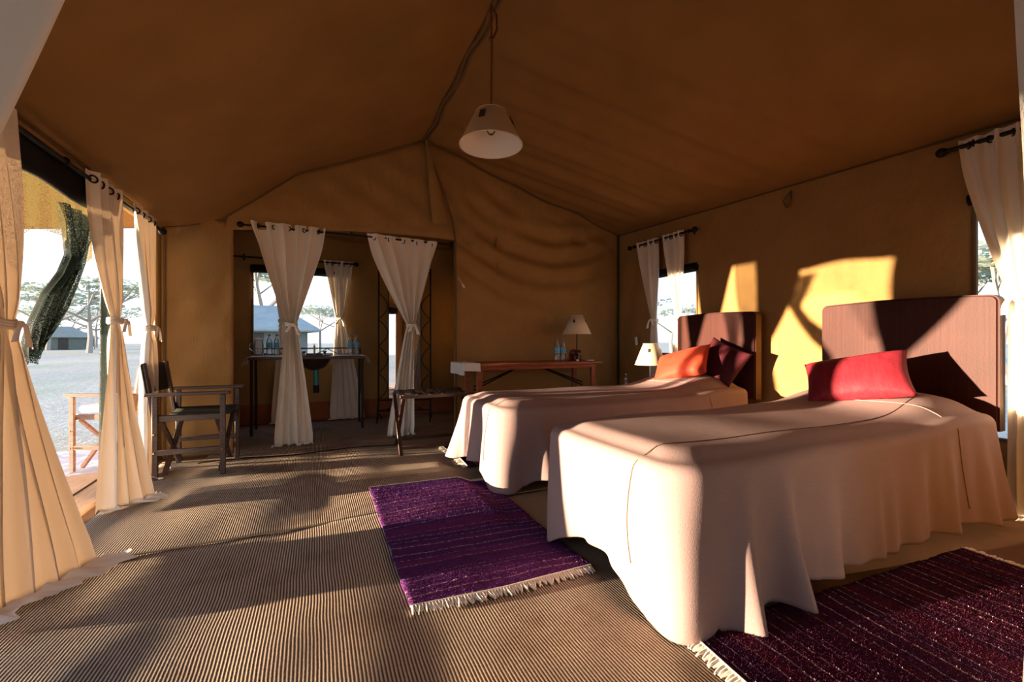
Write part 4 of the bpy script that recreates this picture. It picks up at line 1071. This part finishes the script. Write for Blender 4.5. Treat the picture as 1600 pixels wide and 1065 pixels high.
# ------------------------------------------------------------------ pendant lamp
PX, PY = 1.085, 2.72
t = thing('pendant_lamp', 'cream cone-shaped pendant lamp hanging on a leather cord from the ridge', 'lamp', (PX, PY, roof_full(XM, PY)-.02))
zr = t.location.z
zb, ztp = 2.375-zr, 2.595-zr
b = MB(); b.tube([(0, 0, -.01), (.006, 0, -.3), (0, 0, ztp+.01)], .007, 6); b.build('cord', 'leather_cord', t)
b = MB(); b.tube([(.0, 0, -.02), (.04, .0, -.06), (.045, 0, -.16), (.02, 0, -.22), (0, 0, -.24)], .007, 6); b.ball((0, 0, -.24), .016); b.build('cord_loop', 'leather_cord', t)
b = MB(); b.capends = False; b.lathe([(.213, zb), (.118, ztp-.03), (.100, ztp)], seg=56); b.lathe([(.209, zb), (.114, ztp-.03), (.096, ztp)], seg=56, mi=1); sh = b.build('lamp_shade', None, t, auto=False, mats=['shade_tan', 'shade_white'])
for z_, r_ in ((zb, .213), (ztp, .100)): b = MB(); b.torus((0, 0, z_), r_, .0035, seg=56); b.build('shade_rim', 'cream_shade', sh)
b = MB()
for a in (0, 2*pi/3, 4*pi/3): b.tube([(0, 0, ztp), (.100*cos(a), .100*sin(a), ztp-.002)], .003, 5)
b.tube([(0, 0, ztp+.01), (0, 0, ztp-.07)], .018, 12); b.build('lamp_socket', 'brass', t)
b = MB(); b.ball((0, 0, ztp-.115), .032, (1, 1, 1.2), 16); b.build('bulb', 'bulbglass', t)
b = MB(); b.tube([(-.012, 0, ztp-.07), (-.012, 0, ztp-.115), (.0, 0, ztp-.10), (.012, 0, ztp-.115), (.012, 0, ztp-.07)], .002, 5); b.build('filament', 'iron', t)
for a in (-2.35, -.55, 1.3):
    b = MB(); tn = Vector((-sin(a), cos(a), 0)); q = [Vector((lerp(.213, .111, f)*cos(a), lerp(.213, .111, f)*sin(a), lerp(zb, ztp, f))) for f in (.55, .80)]
    n_ = Vector((cos(a), sin(a), .35)).normalized()*.004; w = .020
    b.add([q[0]-tn*w+n_, q[0]+tn*w+n_, q[1]+tn*w*.9+n_, q[1]-tn*w*.9+n_, q[0]-tn*w-n_, q[0]+tn*w-n_, q[1]+tn*w*.9-n_, q[1]-tn*w*.9-n_],
          [(0, 1, 2, 3), (4, 7, 6, 5), (0, 4, 5, 1), (1, 5, 6, 2), (2, 6, 7, 3), (3, 7, 4, 0)]); em = b.build('emblem', 'leather', sh, smooth=False)
    b = MB(); c = (q[0]+q[1])/2+n_*1.2; b.torus(c, .008, .0015, axis=n_, seg=12, sc=(.7, 1.3)); b.build('emblem_motif', 'leather_cord', sh)

# ------------------------------------------------------------------ small things on the canvas
b = MB(); b.tube([(1.56, YB-.07, 1.66), (1.53, YB-.075, 1.70)], .010, 8); b.tube([(1.535, YB-.07, 1.70), (1.49, YB-.05, 1.78)], .003, 5)
tag(b.build('toggle', 'ivory'), 'small wooden toggle hanging on the back wall beside the washroom opening', 'toggle')
b = MB(); b.tube([(XR-.02, 2.42, 2.36), (XR-.05, 2.40, 2.27), (XR-.03, 2.44, 2.22)], .008, 6); b.tube([(XR-.02, 2.42, 2.36), (XR-.05, 2.47, 2.28), (XR-.03, 2.45, 2.22)], .007, 6)
tag(b.build('tie_loop', 'seam'), 'small dark canvas tie loop hanging under the right eave', 'loop')
b = MB(); b.tube([(XR-.06, 4.36, 1.0), (XR-.07, 4.36, 1.10)], .018, 8); ob = b.build('wall_candle', 'ivory'); tag(ob, 'small cream candle hanging on the wall above the bedside lamp', 'candle')

# ------------------------------------------------------------------ outdoors
def gr(u, v):
    a = (u-.5)*2; c = (v-.5)*2
    x = 260*a*abs(a)**1.5; y = 260*c*abs(c)**1.5
    d = sqrt(x*x+y*y); return (x, y, -.13+.10*nz(x*.15, y*.15)*ss(6, 20, d)-.05*ss(1, 10, d))
struct(link('ground', *grid(gr, 120, 120), 'ground'))
tree_proto = {}
def acacia(label, x, y, h_, spread, seed, dense=1.0, lean=0):
    rnd = random.Random(seed); t = thing('acacia_tree', label, 'tree', (x, y, -.2)); b = MB(); tips = []
    nb = rnd.randint(4, 6); base = Vector((lean*.3, 0, h_*.40))
    b.tube([(0, 0, 0), (lean*.1, .03*h_, h_*.2), base], [h_*.035, h_*.028, h_*.024], 8)
    for k_ in range(nb):
        a = 2*pi*k_/nb+rnd.uniform(-.4, .4); r = spread*rnd.uniform(.45, .8)
        e_ = Vector((cos(a)*r+lean, sin(a)*r, h_*rnd.uniform(.78, .95))); m1 = base.lerp(e_, .5)+Vector((cos(a)*.1*r, sin(a)*.1*r, -h_*.03))
        b.tube([base, m1, e_], [h_*.018, h_*.012, h_*.005], 6); tips.append(e_)
        for _ in range(3):
            e2 = m1.lerp(e_, .5)+Vector((rnd.uniform(-1, 1), rnd.uniform(-1, 1), rnd.uniform(.1, .5)))*r*.45
            b.tube([m1, e2], [h_*.008, h_*.003], 5); tips.append(e2)
    b.build('trunk', 'bark', t)
    vs = []; fs = []
    for tp in tips:
        cr = spread*rnd.uniform(.22, .38)
        for _ in range(int(70*dense)):
            a = rnd.random()*2*pi; r = cr*sqrt(rnd.random()); p_ = tp+Vector((cos(a)*r, sin(a)*r, rnd.uniform(-.10, .14)*cr))
            s = h_*rnd.uniform(.012, .03); d1 = Vector((rnd.uniform(-1, 1), rnd.uniform(-1, 1), rnd.uniform(-.3, .3))).normalized()*s*1.6; d2 = d1.cross(Vector((rnd.uniform(-.4, .4), rnd.uniform(-.4, .4), 1))).normalized()*s
            n_ = len(vs); vs += [p_-d1, p_+d2, p_+d1, p_-d2]; fs.append((n_, n_+1, n_+2, n_+3))
    link('foliage', vs, fs, 'leaf', t, smooth=False)
    return t
def far(px, d):
    r = (px-800)/675*d; return (.9099*r+.4149*d, -.4149*r+.9099*d)
for i, (px, d, h_, sp_, lb) in enumerate(((140, 44, 8.0, 6.5, 'umbrella acacia seen through the open side above the outdoor chair'),
        (75, 58, 8.5, 7, 'hazy acacia standing behind the distant grey tent at the left'),
        (150, 80, 8.0, 9, 'wide distant acacia to the right of the distant grey tent'),
        (110, 105, 9.0, 11, 'farthest low acacia on the horizon through the open side'),
        (411, 27, 7.5, 5.0, 'acacia with a forked trunk seen in the left of the washroom window'),
        (500, 60, 6.5, 8, 'low hazy acacia in the middle of the washroom window'),
        (545, 75, 7.0, 9, 'distant acacia at the right of the washroom window'),
        (1050, 40, 5.0, 6, 'acacia seen through the far right window'),
        (1570, 12, 4.2, 3.2, 'acacia seen beside the curtain at the right edge'))):
    x, y = far(px, d); acacia(lb, x, y, h_, sp_, 50+i, 1.1)
def camp_tent(label, x, y, rz, w, l, hw, hr):
    t = thing('safari_tent', label, 'tent', (x, y, -.15), rz)
    b = MB(); b.box((-w/2*.8, -l/2*.8, 0), (w/2*.8, l/2*.8, hw), .02); b.build('tent_walls', 'tent_wall', t, smooth=False)
    b = MB(); vs = [(-w/2, -l/2, hw*.92), (w/2, -l/2, hw*.92), (w/2, l/2, hw*.92), (-w/2, l/2, hw*.92), (-w*.22, 0, hr), (w*.22, 0, hr)]
    vs += [(v[0]*.98, v[1]*.98, v[2]-.06) for v in vs]
    fs = [(0, 1, 5, 4), (2, 3, 4, 5), (1, 2, 5), (3, 0, 4), (6, 10, 11, 7), (8, 11, 10, 9), (7, 11, 8), (9, 10, 6), (0, 6, 7, 1), (1, 7, 8, 2), (2, 8, 9, 3), (3, 9, 6, 0)]
    b.add(vs, fs); b.build('tent_roof', 'tent_roof', t, smooth=False)
    b = MB(); b.box((-w*.08, -l/2*.8-.03, 0), (w*.08, -l/2*.8-.0, hw*.85), .005); b.build('tent_door', 'leather', t, smooth=False)
    for sx in (-1, 1):
        b = MB(); b.tube([(sx*w/2*.97, -l/2*.97, 0), (sx*w/2*.97, -l/2*.97, hw*.92)], .04, 6); b.build('tent_post', 'tent_wall', t)
    return t
x, y = far(92, 62); camp_tent('distant grey safari tent seen through the open side', x, y, radians(35), 6.5, 5, 1.9, 3.3)
x, y = far(122, 88); camp_tent('second farther grey tent to the right of the first one', x, y, radians(35), 6, 5, 1.8, 3.0)
x, y = far(392, 17); camp_tent('grey safari tent with a pale roof seen in the washroom window', x, y, radians(8), 4.6, 4, 1.75, 2.62)
